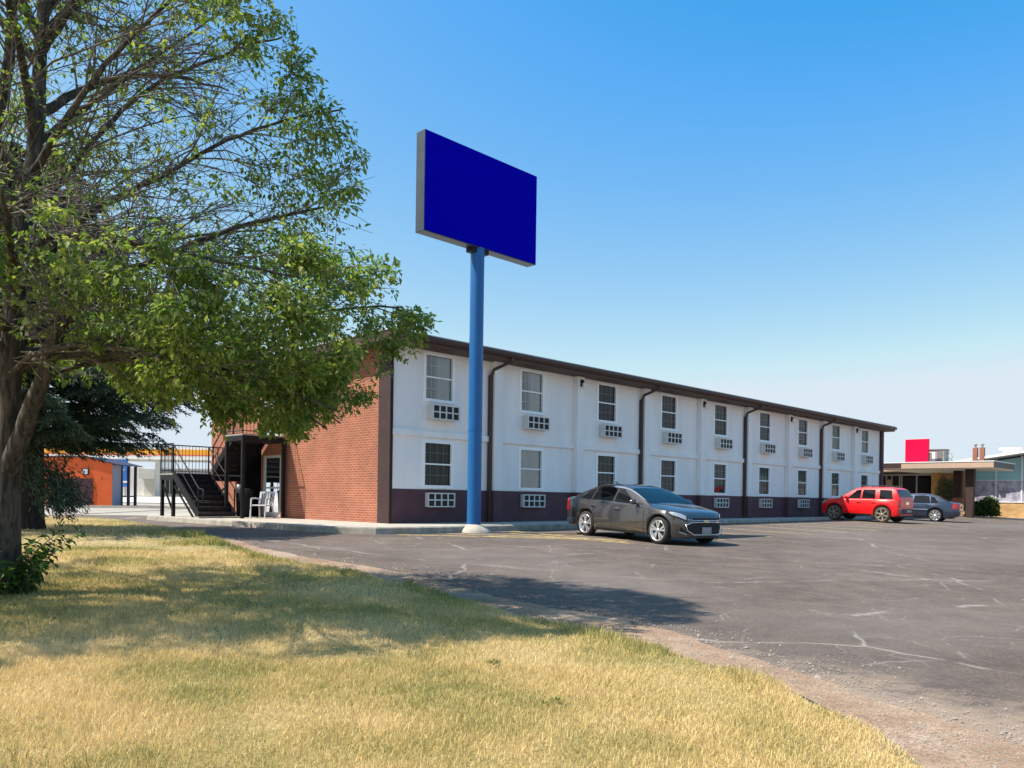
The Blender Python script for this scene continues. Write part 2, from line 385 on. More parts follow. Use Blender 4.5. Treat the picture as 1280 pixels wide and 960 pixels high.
def yellow_mat():
    m, nt, p = nt_new('worn_yellow_paint'); out = nt.nodes['Material Output']; co = obj_co(nt)
    p.inputs['Base Color'].default_value = (.80,.58,.20,1); p.inputs['Roughness'].default_value = .8
    tr = N(nt, 'ShaderNodeBsdfTransparent'); f = ramp(nt, noise(nt, co, 6, 6, .7), [(.34, (.1,.1,.1)), (.55, (.95,.95,.95))])
    mx = N(nt, 'ShaderNodeMixShader'); nt.links.new(f.outputs[0], mx.inputs[0]); nt.links.new(tr.outputs[0], mx.inputs[1]); nt.links.new(p.outputs[0], mx.inputs[2])
    nt.links.new(mx.outputs[0], out.inputs[0]); return m
M['ground'] = ground_mat(); M['asphalt'] = asphalt_mat(); M['dirt'] = dirt_mat(); M['lawn'] = lawn_mat()
M['blade'] = blade_mat('dry_grass_blade'); M['blade_green'] = blade_mat('green_grass_blade', .17); M['yellow'] = yellow_mat()
M['pebble'] = pm('pebble', (.42,.35,.28), .9, var=.6, vs=9)

# ground sheet out to the horizon
def far_ground():
    ds = [-2500, -900, -400, -200, -100, -60]+list(range(-40, 61, 4))+[80, 100, 130, 200, 400, 900, 2500]
    n = len(ds); co = [(x, y, zg(x, y)-.03) for y in ds for x in ds]
    fs = [(j*n+i, j*n+i+1, (j+1)*n+i+1, (j+1)*n+i) for j in range(n-1) for i in range(n-1)]
    return struct(np_mesh('ground', co, fs, M['ground']))
far_ground()
# asphalt lot: right and centre, wrapping round behind the lawn
lot = [(60,-6), (60,30), tuple(W(44, 6.6).xy), tuple(W(44, .1).xy), tuple(W(-.1, .1).xy), tuple(W(-.1, -14).xy), tuple(W(-3.6, -17).xy), tuple(W(-9.5, -17).xy), tuple(W(-9.5, 12).xy), (-1.5, -6)]
lot_o = struct(sheet('parking_lot', lot, M['asphalt'], 0., 1.5))
# lawn: u<-8 in front, u<-5 beside the drive
LAWN = [(2.20,3.6), (2.16,4.3), (2.12,4.94), (2.03,5.44), (1.92,6.0), (1.43,6.8), (.94,7.76), (.02,8.46), (-.75,9.7), (-1.74,11.08), (-2.5,12.12), (-3.84,13.2), (-4.89,14.56), (-6.38,17.), (-8.16,19.9), (-10.0,22.5), (-12.8,26.3), (-15.4,28.2), (-17.3,29.4), (-24,31), (-34,31), (-34,-6), (2.0,-6), (2.3,2)]
DIRT = [(3.8,-6), (3.5,2.), (3.05,4.6), (2.9,5.05), (2.65,5.55), (2.42,6.25), (2.15,6.7), (1.75,7.75), (1.15,8.75), (.32,9.4), (-.5,10.5), (-1.5,12.1), (-2.4,13.1), (-3.45,13.9), (-4.7,15.3), (-6.1,17.5), (-7,15), (-5,11), (-1.,6.), (0,4), (0,-6)]
def bumps(x, y): return .035*mnoise.noise((x*.5, y*.5, 1))+.007*mnoise.noise((x*1.6, y*1.6, 5))
struct(sheet('dirt_strip', DIRT, M['dirt'], .006, .8, lambda x, y: .006*max(0, mnoise.noise((x*2, y*2, 2))), jitter=.13))
struct(sheet('lawn', LAWN, M['lawn'], .045, .6, bumps, skirt=.12, jitter=.10))
# pale drive between lawn and the shops
drive = [tuple(W(-9.5, -17.05).xy), tuple(W(-3.5, -17.05).xy), tuple(W(8, -30).xy), tuple(W(8, -52).xy), tuple(W(-6, -56).xy), tuple(W(-24, -40).xy)]
M['drive'] = pm('pale_drive', (.40,.35,.29), .95, var=.25, vs=.8)
struct(sheet('drive', drive, M['drive'], -.012, 4))

# pavement round the motel with a kerb
def pave():
    inner = [(-.02,-.0), (38.5,0)]
    out = [(-3.05,-9.6), (-3.05,.9), (-2.1,2.25), (-1.2,2.55), (.5,2.5), (12,2.2), (38.5,1.75)]
    pts = [(0,-9.6)]+out+[(38.5,0), (0,0)]
    b = MB(); k = MB()
    P = [W(u, q) for u, q in pts]
    b.add([(p.x, p.y, -.035) for p in P], [tuple(range(len(P)))])
    def kp(u, q, z): p = W(u, q); return (p.x, p.y, z)
    fine = []
    for (a, c) in zip(out[:-1], out[1:]):
        n = max(1, int(math.dist(a, c)/.5))
        fine += [(a[0]+(c[0]-a[0])*i/n, a[1]+(c[1]-a[1])*i/n) for i in range(n)]
    fine.append(out[-1]); rows = []
    for i, (u, q) in enumerate(fine):
        a = fine[max(0, i-1)]; c = fine[min(len(fine)-1, i+1)]; t = Vector((c[0]-a[0], c[1]-a[1])).normalized(); nn = Vector((-t.y, t.x))
        if nn.dot(Vector((u+2-(12 if u > 3 else 0), q+6))) < 0 and u < 3: nn = -nn
        if u >= 3: nn = Vector((0, 1))
        if u <= -3.0 and q < .9: nn = Vector((-1, 0))
        j = .018*mnoise.noise((u*2.5, q*2.5, 4)); zt = -.022+.5*j
        p = W(u, q); zb = zg(p.x, p.y)-.05
        sec = [(-.16, -.05), (-.16, zt), (-.02+j, zt), (.02+j, zt-.03), (.04+j, zb)]
        rows.append([kp(u+nn.x*o, q+nn.y*o, z) for o, z in sec])
    n = 5; k.add([p for r in rows for p in r], [(i*n+j, i*n+j+1, (i+1)*n+j+1, (i+1)*n+j) for i in range(len(rows)-1) for j in range(n-1)])
    struct(b.build('pavement', M['concrete'])); struct(k.build('kerb', M['kerb']))
pave()
# parking lines
def lines():
    b = MB()
    def ln(u0, q0, u1, q1, w=.10):
        t = Vector((u1-u0, q1-q0)).normalized(); nx, ny = -t.y*w/2, t.x*w/2; n = max(1, int(math.dist((u0, q0), (u1, q1))/.5))
        vs = []
        for i in range(n+1):
            u, q = u0+(u1-u0)*i/n, q0+(q1-q0)*i/n
            for s in (1, -1):
                p = W(u+nx*s, q+ny*s); vs.append((p.x, p.y, zg(p.x, p.y)+.006))
        b.add(vs, [(2*i, 2*i+1, 2*i+3, 2*i+2) for i in range(n)])
    ln(-1.7, 1.9+.7, 1.5, 5.0); ln(1.6, 2.9, 2.1, 7.0); ln(-.2, 2.75, 3.2, 6.4); ln(2.2, 2.7, 2.4, 6.6)
    ln(.2, 3.9, 2.0, 5.6, .09); ln(1.9, 3.3, 3.1, 4.6, .09)
    for i in range(9): ln(5.6+2.75*i, 2.7, 5.9+2.75*i, 7.3, .10)
    struct(b.build('parking_lines', M['yellow'], fix=False))
lines()

# ------------------------------------------------------------------ motel wing
BAY = 4.08; NB = 9; LEN = BAY*NB; DEP = 11.4; TOP = 5.10
motel = thing('motel_building', 'long two storey white motel wing with brown base and orange brick end wall', 'building', (CX, CY, 0), ANG)
def wall_holes(b, x0, x1, z0, z1, holes, y=0, depth=.14, axis='x', m=0, inward=1):
    """wall in a plane with real openings and their reveals"""
    xs = sorted({x0, x1}|{h[0] for h in holes}|{h[1] for h in holes}); zs = sorted({z0, z1}|{h[2] for h in holes}|{h[3] for h in holes})
    P = (lambda x, yy, z: (x, yy, z)) if axis == 'x' else (lambda x, yy, z: (yy, x, z))
    for i in range(len(xs)-1):
        for j in range(len(zs)-1):
            cx, cz = (xs[i]+xs[i+1])/2, (zs[j]+zs[j+1])/2
            if any(h[0] < cx < h[1] and h[2] < cz < h[3] for h in holes): continue
            b.add([P(xs[i], y, zs[j]), P(xs[i+1], y, zs[j]), P(xs[i+1], y, zs[j+1]), P(xs[i], y, zs[j+1])], [(0,1,2,3)], m)
    for a, c, e, f in holes:
        d = y+depth*inward
        b.add([P(a,y,e), P(c,y,e), P(c,y,f), P(a,y,f), P(a,d,e), P(c,d,e), P(c,d,f), P(a,d,f)], [(0,1,5,4),(1,2,6,5),(2,3,7,6),(3,0,4,7)], m)
WW, UW = 1.14, (3.64, 5.02); LW = (1.06, 2.40)
wc = [BAY*i+1.77 for i in range(NB)]
holesU = [(c-WW/2, c+WW/2, z0, z1) for c in wc for z0, z1 in (UW, LW)]
b = MB(); wall_holes(b, 0, LEN, .97, TOP, holesU, 0, .2); b.build('wall', M['stucco'], motel, fix=False)
b = MB(); b.box(0, LEN, -.012, .3, -.2, .968); b.build('base_wall', M['base_brown'], motel)
DOORS = [(6.15, 7.35, 0, 2.10), (6.15, 7.35, 2.73, 4.83)]; RECESS = (7.5, 9.3, -.03, 2.5)
b = MB(); wall_holes(b, .54, DEP, -.2, TOP, DOORS+[RECESS], 0, .12, 'y'); b.build('brick_end_wall', M['brick'], motel, fix=False)
b = MB(); b.box(-.05, -.001, -.05, .54, -.2, TOP); b.box(-.05, .04, -.05, -.013, -.2, TOP)
b.build('corner_post', M['post_brown'], motel)
b = MB(); b.box(LEN, LEN+.02, 0, DEP, -.2, TOP); b.box(0, LEN, DEP-.02, DEP, -.2, TOP); b.box(.25, LEN-.2, .3, .34, -.1, TOP-.05, 1); b.box(1.8, 1.84, .4, DEP-.1, -.1, TOP-.05, 1)
b.build('rear_wall', [M['brick'], M['dark']], motel)
b = MB(); b.box(LEN-.02, LEN+.26, -.16, .2, -.2, TOP); b.build('end_post', M['base_brown'], motel)
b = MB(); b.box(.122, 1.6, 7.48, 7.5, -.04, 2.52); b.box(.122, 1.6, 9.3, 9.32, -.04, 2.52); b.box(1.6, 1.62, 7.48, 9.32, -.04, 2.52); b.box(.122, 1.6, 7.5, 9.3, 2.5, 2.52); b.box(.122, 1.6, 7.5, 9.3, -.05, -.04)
b.build('recess', M['dark'], motel)  # near-black lining paints in the shade inside the recess
# roof slab with soffit, fascia, gutter lip and pale drip edge
ov = .62
b = MB(); b.box(-.5, LEN+.75, -ov, DEP+.5, TOP+.002, TOP+.10, 1); b.box(-.5, LEN+.75, -ov-.02, DEP+.5, TOP+.10, TOP+.27, 0); b.build('roof', [M['fascia'], M['soffit']], motel)
b = MB(); prof = [(-ov-.022, TOP+.09), (-ov-.10, TOP+.09), (-ov-.15, TOP+.16), (-ov-.15, TOP+.24), (-ov-.13, TOP+.24), (-ov-.13, TOP+.17), (-ov-.022, TOP+.12)]
n = len(prof); b.add([(x, y, z) for x in (-.46, LEN+.7) for y, z in prof], [(i, (i+1) % n, n+(i+1) % n, n+i) for i in range(n)]+[tuple(range(n)), tuple(range(2*n-1, n-1, -1))])
b.build('gutter', M['fascia'], motel)
b = MB(); b.box(-.53, LEN+.78, -ov-.05, DEP+.52, TOP+.272, TOP+.30); b.build('drip_edge', M['roof_edge'], motel)
# pilasters, ledges, downpipes, lights
for i in range(1, NB):
    x = BAY*i; b = MB(); b.bbox(x-.17, x+.2, -.22, -.002, .97, TOP-.003, .012); b.build('pilaster', M['stucco'], motel)
    b = MB(); b.bbox(x-.17, x+.2, -.228, -.014, -.2, .968, .012); b.build('pilaster_base', M['base_brown'], motel)
for i in range(NB):
    b = MB(); b.bbox(BAY*i+(.2 if i else .03), BAY*(i+1)-(.17 if i < NB-1 else .05), -.075, -.002, 2.52, 2.70, .012); b.build('ledge', M['stucco'], motel)
for i in (1, 3, 5, 7):
    x = BAY*i-.235
    b = MB(); b.tube([(x+.34, -ov-.08, TOP+.10), (x+.34, -ov-.08, TOP-.02), (x+.05, -.16, TOP-.28), (x, -.09, TOP-.5)], .052, 8); b.box(x-.05, x+.05, -.14, -.02, -.12, TOP-.46)
    b.tube([(x, -.08, -.08), (x, -.25, -.16)], .055, 8)
    b.build('downpipe', M['fascia'], motel)
M['lamp_glass'] = pm('lamp_glass', (.75,.74,.7), .25)
def wall_light(x, y):
    b = MB(); b.bbox(x-.07, x+.07, y-.07, y-.002, TOP-.36, TOP-.12, .01); o = b.build('wall_light', M['black_metal'], motel)
    b = MB(); b.bbox(x-.06, x+.06, y-.18, y-.072, TOP-.42, TOP-.24, .02); b.build('lens', M['lamp_glass'], o)
for i in (2, 4, 6, 8): wall_light(BAY*i+.02, -.222)
wall_light(.03, -.052)

# windows
def curtain(x0, x1, z0, z1, y, waves, mat, parent, amp=.018):
    n = waves*6; co = []; fs = []
    for k in range(n+1):
        t = k/n; x = x0+(x1-x0)*t; yy = y+amp*math.sin(t*waves*2*PI)+amp*.5*math.sin(t*waves*PI+1)
        co += [(x, yy, z0), (x, yy, z1)]
    fs = [(2*k, 2*k+2, 2*k+3, 2*k+1) for k in range(n)]
    return np_mesh('curtain', co, fs, mat, parent, True)
def window(cx, z0, z1, style):
    x0, x1 = cx-WW/2, cx+WW/2; w = MB()
    f = .075
    w.bbox(x0-.05, x0+f-.02, -.03, .06, z0-.06, z1+.05, .008); w.bbox(x1-f+.02, x1+.05, -.03, .06, z0-.06, z1+.05, .008)
    w.box(x0+f-.02, x1-f+.02, -.025, .06, z1-f+.03, z1+.045); w.box(x0+f-.02, x1-f+.02, -.05, .06, z0-.055, z0+f-.04)
    zm = (z0+z1)/2; w.box(x0+f-.02, x1-f+.02, .012, .06, zm-.022, zm+.022)
    o = w.build('window', M['frame_white'], motel)
    p = MB(); p.add([(x0, .045, z0), (x1, .045, z0), (x1, .045, z1), (x0, .045, z1)], [(0,1,2,3)]); p.build('pane', M['pane'] if style in ('half', 'pale') else M['pane_screen'], o, fix=False)
    g = MB()
    for k in (1, 2, 3): xx = x0+.055+(WW-.11)*k/4; g.box(xx-.009, xx+.009, .048, .058, z0+.03, z1-.03)
    for zz in ((z0+zm)/2, (zm+z1)/2): g.box(x0+.05, x1-.05, .0485, .0575, zz-.009, zz+.009)
    g.build('muntins', M['frame_white'], o)
    if style == 'half':       # pale sheer drawn over the right half
        curtain(x0+.5, x1, z0, z1, .11, 7, M['curtain_pale'], o); curtain(x0, x0+.52, z0, z1, .13, 6, M['curtain_gray'], o)
    elif style == 'pale': curtain(x0, x1, z0, z1, .11, 11, M['curtain_pale'], o)
    elif style == 'olive': curtain(x0, x1, z0, z1, .11, 13, M['curtain_olive'], o)
    elif style == 'grey': curtain(x0, x1, z0, z1, .11, 10, M['curtain_gray'], o)
    elif style == 'gap': curtain(x0, x1, z0+.42, z1, .11, 10, M['curtain_gray'], o)
    elif style == 'lowgap': curtain(x0, x1, z0+.62, z1, .11, 9, M['curtain_gray'], o)
    elif style == 'sheer':
        curtain(x0, x1, zm, z1, .11, 9, M['curtain_olive'], o); curtain(x0+.1, x1, z0, zm, .12, 5, M['curtain_pale'], o, .05)
def ac_unit(cx, z0, z1, d):
    x0, x1 = cx-.53, cx+.53; a = MB(); t = .035
    a.box(x0, x1, -d, -.005, z1-t, z1); a.box(x0, x1, -d, -.005, z0, z0+t); a.box(x0, x0+t, -d, -.005, z0+t, z1-t); a.box(x1-t, x1, -d, -.005, z0+t, z1-t)
    o = a.build('air_conditioner', M['ac_white'], motel)
    g = MB(); g.box(x0+t, x1-t, -d+.035, -.006, z0+t, z1-t, 1)
    for k in range(1, 4): xx = x0+(x1-x0)*(.02+.96*k/4) if k < 4 else x1; g.box(xx-.020, xx+.020, -d+.004, -d+.034, z0+t, z1-t)
    g.box(x0+t, x1-t, -d+.006, -d+.033, (z0+z1)/2-.018, (z0+z1)/2+.018)
    g.build('grille', [M['ac_white'], M['ac_dark']], o)
up = ['half', 'half', 'grey', 'grey', 'gap', 'lowgap', 'gap', 'sheer', 'sheer']
dn = ['olive', 'pale', 'olive', 'olive', 'olive', 'olive', 'olive', 'olive', 'grey']
for i, c in enumerate(wc):
    window(c, *UW, up[i]); window(c, *LW, dn[i])
    ac_unit(c+.09, 3.05, 3.50, .27); ac_unit(c+.04, .44, .87, .16)
# end doors
for k, (y0, y1, z0, z1) in enumerate(DOORS):
    f = MB(); t = .09
    f.box(.01, .07, y0, y0+t, z0, z1); f.box(.01, .07, y1-t, y1, z0, z1); f.box(.01, .07, y0+t, y1-t, z1-t, z1); f.box(.01, .07, y0+t, y1-t, z0, z0+.14); f.box(.012, .068, y0+t, y1-t, z0+.95, z0+1.01)
    o = f.build('door', M['door_white'], motel)
    p = MB(); p.add([(.04, y0, z0), (.04, y1, z0), (.04, y1, z1), (.04, y0, z1)], [(0,1,2,3)]); p.build('pane', M['door_glass'], o, fix=False)
    h = MB(); h.tube([(-.03, y0+.14, z0+.9), (-.03, y0+.14, z0+1.15)], .014, 8); h.build('handle', M['chrome'], o)

# ------------------------------------------------------------------ metal staircase at the end wall
st = thing('metal_staircase', 'black metal switchback staircase with railings against the brick end wall', 'staircase', (CX, CY, 0), ANG)
ML = 1.42; UL = 2.70                       # mid and upper landing heights
def flight(x0, x1, ya, za, yb, zb, n):
    b = MB()
    for k in range(n):
        y = ya+(yb-ya)*k/n; y2 = ya+(yb-ya)*(k+1)/n; z = za+(zb-za)*(k+1)/n
        b.box(x0, x1, min(y, y2), max(y, y2), z-.045, z-.001); b.box(x0, x1, y-.008, y+.008, z-(zb-za)/n, z-.046)
    o = b.build('flight', M['black_metal'], st)
    s = MB()
    for x in (x0-.03, x1+.03): s.bar((x, ya, za+.06), (x, yb, zb-.02), .05, .24)
    s.build('stringer', M['black_metal'], o)
flight(-2.65, -1.5, 6.45, -.03, 8.45, ML, 8)
flight(-1.28, -.18, 8.45, ML, 6.95, UL, 7)
def deck(name, x0, x1, y0, y1, z):
    b = MB(); b.box(x0, x1, y0, y1, z-.05, z, 1); b.box(x0+.002, x1-.002, y0+.002, y1-.002, z-.22, z-.051, 0); b.build(name, [M['black_metal'], M['unit_grey']], st)
deck('middle_landing', -2.7, -.1, 8.46, 9.5, ML); deck('upper_landing', -1.62, -.06, 5.7, 6.94, UL)
def rail(pts, h=1.0, n=10, parent=st, balusters=True):
    b = MB(); P = [Vector(p) for p in pts]
    for a, c in zip(P[:-1], P[1:]):
        up_ = Vector((0,0,h)); b.tube([a+up_, c+up_], .022, 6); b.tube([a+Vector((0,0,.10)), c+Vector((0,0,.10))], .016, 6)
        d = (c-a).length; k = max(1, int(d/.12))
        for i in range(k+1):
            p = a+(c-a)*i/k; r = .024 if i in (0, k) else .009
            if balusters or i in (0, k): b.tube([p, p+up_], r, 5)
    b.build('railing', M['black_metal'], parent)
rail([(-2.68, 8.5, ML), (-2.68, 9.48, ML), (-.12, 9.48, ML)])
rail([(-1.60, 6.92, UL), (-1.60, 5.72, UL), (-.10, 5.72, UL)])
def handrail(x, ya, za, yb, zb):
    b = MB(); b.tube([(x, ya-.35, za+.55), (x, ya-.35, za+.9), (x, ya, za+.95), (x, yb, zb+.95)], .022, 6); b.tube([(x, ya, za), (x, ya, za+.95)], .024, 6); b.tube([(x, yb, zb), (x, yb, zb+.95)], .024, 6)
    b.tube([(x, ya, za+.5), (x, yb, zb+.5)], .014, 6); b.build('handrail', M['black_metal'], st)
for x in (-2.68, -1.47): handrail(x, 6.5, -.03, 8.45, ML)
handrail(-1.31, 8.45, ML, 6.95, UL)
for x, y, z in ((-1.57, 5.75, UL), (-1.57, 6.88, UL), (-.12, 5.75, UL), (-2.64, 8.52, ML), (-2.64, 9.44, ML), (-1.4, 9.44, ML)):
    b = MB(); b.box(x-.05, x+.05, y-.05, y+.05, -.04, z-.22); b.build('post', M['black_metal'], st)
for (a, c) in (((-2.64, 8.52, .1), (-2.64, 9.44, 1.1)), ((-2.64, 7.0, 0), (-2.64, 8.45, 1.0)), ((-1.4, 8.5, .9), (-1.4, 7.3, .1)), ((-1.4, 8.5, .5), (-1.4, 7.2, 1.0))):
    b = MB(); b.bar(a, c, .05); b.build('brace', M['black_metal'], st)
b = MB(); b.box(-2.8, -1.35, 6.2, 6.55, -.10, .012); b.build('footing', M['kerb'], st)

# white stacking chair by the door
def plastic_chair(loc, rz):
    t = thing('plastic_chair', 'white plastic patio chair on the pavement beside the glass door', 'chair', loc, rz)
    b = MB(); b.bbox(-.24, .24, -.23, .22, .40, .44, .015); b.build('seat', M['plastic_white'], t)
    b = MB()
    for k in range(6): x = -.2+.08*k; b.bar((x, .22, .46), (x*1.05, .33, .84), .055, .015)
    b.bar((-.25, .335, .85), (.25, .335, .85), .03, .06); b.bar((-.25, .23, .42), (-.25, .335, .87), .04); b.bar((.25, .23, .42), (.25, .335, .87), .04)
    b.build('backrest', M['plastic_white'], t)
    for s in (-1, 1):
        b = MB(); b.tube([(s*.26, .28, .63), (s*.28, .05, .655), (s*.28, -.2, .64)], .025, 8); b.build('armrest', M['plastic_white'], t)
        b = MB(); b.bar((s*.28, -.2, .64), (s*.27, -.26, 0), .05, .03); b.build('leg', M['plastic_white'], t)
        b = MB(); b.bar((s*.24, .22, .42), (s*.27, .30, 0), .05, .03); b.build('leg', M['plastic_white'], t)
p = W(-.75, -6.0); plastic_chair((p.x, p.y, -.035), ANG+R(-60))
# dark bin under the landing with a white cup on it
p = W(-.75, -7.25); bn = thing('trash_bin', 'dark trash bin in the shade under the upper landing', 'bin', (p.x, p.y, -.035), ANG)
b = MB(); b.lathe([(.0, 0), (.24, 0), (.28, .82), (.30, .82), (.30, .86), (.0, .86)], 20, 'z'); b.build('body', M['black_plastic'], bn)
b = MB(); b.lathe([(.30, .862), (.31, .90), (.22, .97), (.0, .98)], 20, 'z'); b.build('lid', M['black_plastic'], bn)
p = W(-1.0, -7.15); cp = MB(); cp.lathe([(0, 0), (.05, 0), (.065, .17), (.0, .172)], 12, 'z', (0,0,0)); 
cup = cp.build('paper_cup', M['plastic_white']); cup.location = (p.x, p.y, .90); cup['label'] = 'white paper cup left on top of the dark trash bin'; cup['category'] = 'cup'

# ------------------------------------------------------------------ tall pole sign
px, py = -1.03, 22.0
ps = thing('pole_sign', 'tall blue pole carrying a blank dark blue sign box', 'sign', (px, py, zg(px, py)), ANG)
zb = zg(px, py)
b = MB(); b.lathe([(.19, -.2), (.19, 6.76+EYE-zb)], 28, 'z'); b.lathe([(.198, 2.75), (.198, 2.80)], 28, 'z'); b.build('pole', M['blue_pole'], ps)
b = MB(); prof = [(.50, -.08), (.46, .05), (.36, .13), (.25, .19), (.185, .21)]; b.lathe(prof, 20, 'z')
b.v = [(x*(1+.08*mnoise.noise((x*3, y*3, z))), y*(1+.08*mnoise.noise((x*3+5, y*3, z))), z+.03*mnoise.noise((x*4, y*4, 9))) for x, y, z in b.v]
b.build('base_mound', M['mound'], ps)
SZ0, SZ1 = 6.74+EYE-zb, 9.31+EYE-zb
b = MB(); b.bbox(-2.02, 2.14, -.17, .17, SZ0, SZ1, .012); b.build('sign_box', M['sign_metal'], ps)
b = MB(); b.box(-2.00, 2.12, -.185, -.171, SZ0+.02, SZ1-.02); b.build('sign_face', M['sign_blue'], ps)
b = MB(); b.box(-2.00, 2.12, .171, .185, SZ0+.02, SZ1-.02); b.build('sign_face', M['sign_blue'], ps)
b = MB(); b.box(-.3, .3, -.13, .13, SZ0-.12, SZ0-.001); b.build('mounting_plate', M['black_metal'], ps)

# ------------------------------------------------------------------ lobby / restaurant at the far end
lb = thing('lobby_building', 'single storey motel lobby with flat tan canopy and stone base wall', 'building', (CX, CY, 0), ANG)
U0 = 49.0                                   # its front plane
def LB(b, name, mat, parent=lb): return b.build(name, mat, parent)
b = MB(); b.box(41.4, 46.2, -5.0, 1.6, 3.0, 3.36); LB(b, 'canopy_roof', M['tan'])
b = MB(); b.box(41.37, 46.24, -5.04, 1.6, 3.362, 3.42); LB(b, 'canopy_edge', M['roof_white'])
b = MB(); b.box(41.41, 46.19, -5.012, -5.002, 3.0, 3.36); LB(b, 'side_fascia_shade', M['grey_parts_and_shade'])  # canopy side away from the sun, its shade painted as grey
b = MB(); b.box(41.45, 46.15, -4.95, 1.6, 2.94, 2.998); b.box(46.15, U0+.6, -.9, 1.6, 2.94, 2.998); LB(b, 'canopy_soffit', M['cream'])
b = MB(); b.box(41.396, 41.44, .35, 1.62, 3.02, 3.37); LB(b, 'dark_fascia', M['column_brown'])
b = MB(); b.box(46.21, U0+8, -.95, 6, 3.02, 3.34); LB(b, 'lobby_roof', M['tan'])
b = MB(); b.box(37.3, U0+8, 4.7, 9, -.2, 2.9, 0); b.box(37.3, U0, 4.7, 9, 2.9, 3.3, 1); LB(b, 'side_wall', [M['tan'], M['column_brown']])
b = MB(); b.box(U0+.15, U0+8, -2.0, 4.7, -.2, 3.0); b.box(U0+.2, U0+8, -15, -2.0, .8, 3.4); LB(b, 'inner_wall', M['dark'])
# dark glazed doors and sash windows of the lobby
b = MB()
for q in (4.6, 4.0, 3.6, 3.05, 2.9, 1.85, .72): b.box(U0-.05, U0+.05, q-.045, q+.045, 0, 2.78)
b.box(U0-.052, U0+.052, .68, 4.65, 2.78, 2.93); b.box(U0-.04, U0+.04, 3.1, 3.55, 1.15, 1.22); b.box(U0-.04, U0+.04, 4.05, 4.55, 1.15, 1.22)
o = LB(b, 'lobby_glazing', M['station_grey'])
b = MB(); b.add([(U0, .7, 0), (U0, 4.6, 0), (U0, 4.6, 2.8), (U0, .7, 2.8)], [(0,1,2,3)]); b.build('pane', M['car_glass'], o, fix=False)
b = MB(); b.box(U0-.06, U0-.052, 3.65, 3.95, 1.3, 2.5); b.box(U0-.06, U0-.052, 4.1, 4.3, .5, 1.1); LB(b, 'notice_board', M['tan'])
b = MB(); b.prism([(U0-.6, .2), (U0+.2, .2), (U0+.2, .68), (U0-.6, .68)], -.1, 2.94); LB(b, 'stone_pillar', M['stone'])
b = MB(); b.box(U0, U0+.2, -1.65, .2, -.2, 3.0); LB(b, 'stone_wall', M['stone'])
# tapered dark columns
def column(u, q, w0, w1, z1, lit=False):
    b = MB(); v = []
    for z, w in ((-.15, w0), (z1, w1)): v += [(u-.2, -q-w/2, z), (u+.2, -q-w/2, z), (u+.2, -q+w/2, z), (u-.2, -q+w/2, z)]
    b.add(v, [(0,3,2,1),(4,5,6,7),(0,1,5,4),(1,2,6,5),(2,3,7,6),(3,0,4,7)]); o = LB(b, 'column', M['column_brown'])
    if lit: b = MB(); b.box(u-.26, u+.26, -q-.30, -q+.30, -.1, 1.15); b.build('pier', M['flue'], o)
column(42.3, 3.5, .34, .52, 2.93); column(44.6, 2.15, .42, .50, 2.93, True)
# restaurant front: stone base, window band, pitched roof edge
b = MB(); b.box(U0, U0+.3, -15, -2.9, -.2, .88); LB(b, 'stone_base', M['stone'])
b = MB(); b.box(U0-.04, U0+.34, -15, -2.9, .882, .95)
qs = [-1.7-1.55*k for k in range(9)]
for q in qs: b.box(U0+.02, U0+.12, q-.05, q+.05, .952, 3.3+(.6-q)*.14)
b.box(U0+.025, U0+.115, -15, -1.7, 2.38, 2.44)
o = LB(b, 'window_band', M['station_white'])
b = MB(); b.add([(U0+.07, -15, 2.41), (U0+.07, -1.7, 2.41), (U0+.07, -1.7, 3.55), (U0+.07, -15, 5.4)], [(0,1,2,3)]); b.build('upper_pane', M['teal_glass'], o, fix=False)
b = MB(); b.add([(U0+.07, -15, .95), (U0+.07, -1.7, .95), (U0+.07, -1.7, 2.41), (U0+.07, -15, 2.41)], [(0,1,2,3)]); b.build('lower_pane', M['purple_film'], o, fix=False)
b = MB()
for (y0, z0), (y1, z1) in (((0.6, 3.36), (-15, 5.6)),):
    b.add([(U0-1.3, y0, z0), (U0-1.3, y1, z1), (U0+9, y1, z1), (U0+9, y0, z0), (U0-1.3, y0, z0+.16), (U0-1.3, y1, z1+.16), (U0+9, y1, z1+.16), (U0+9, y0, z0+.16)], [(0,1,2,3),(7,6,5,4),(0,4,5,1),(1,5,6,2),(2,6,7,3),(3,7,4,0)])
LB(b, 'pitched_roof', M['roof_white'])
b = MB(); b.add([(U0-1.28, .6, 3.30), (U0-1.28, -15, 5.50), (U0+9, -15, 5.50), (U0+9, .6, 3.30), (U0-1.28, .6, 3.355), (U0-1.28, -15, 5.595), (U0+9, -15, 5.595), (U0+9, .6, 3.355)], [(0,1,2,3),(7,6,5,4),(0,4,5,1),(1,5,6,2),(2,6,7,3),(3,7,4,0)]); LB(b, 'roof_soffit', M['grey_parts_and_shade'])  # grey colour stands in for the shade beneath the white roof
for y in (-2.3, -2.72):
    b = MB(); b.box(U0-1.2-.15, U0-1.2+.15, y-.14, y+.14, 3.6, 4.62); o = LB(b, 'chimney', M['flue'])
    b = MB(); b.tube([(U0-1.2, y, 4.62), (U0-1.2, y, 4.8)], .06, 8); b.lathe([(.12, 4.8), (.14, 4.84), (0, 4.9)], 10, 'z', (U0-1.2, y, 0)); b.build('cowl', M['unit_grey'], o)
b = MB(); b.bbox(U0+1, U0+2.0, -4.4, -3.4, 3.9, 4.55, .03); b.bbox(U0+.8, U0+2.2, -4.6, -3.2, 4.55, 4.68, .02); LB(b, 'roof_vent', M['roof_white'])
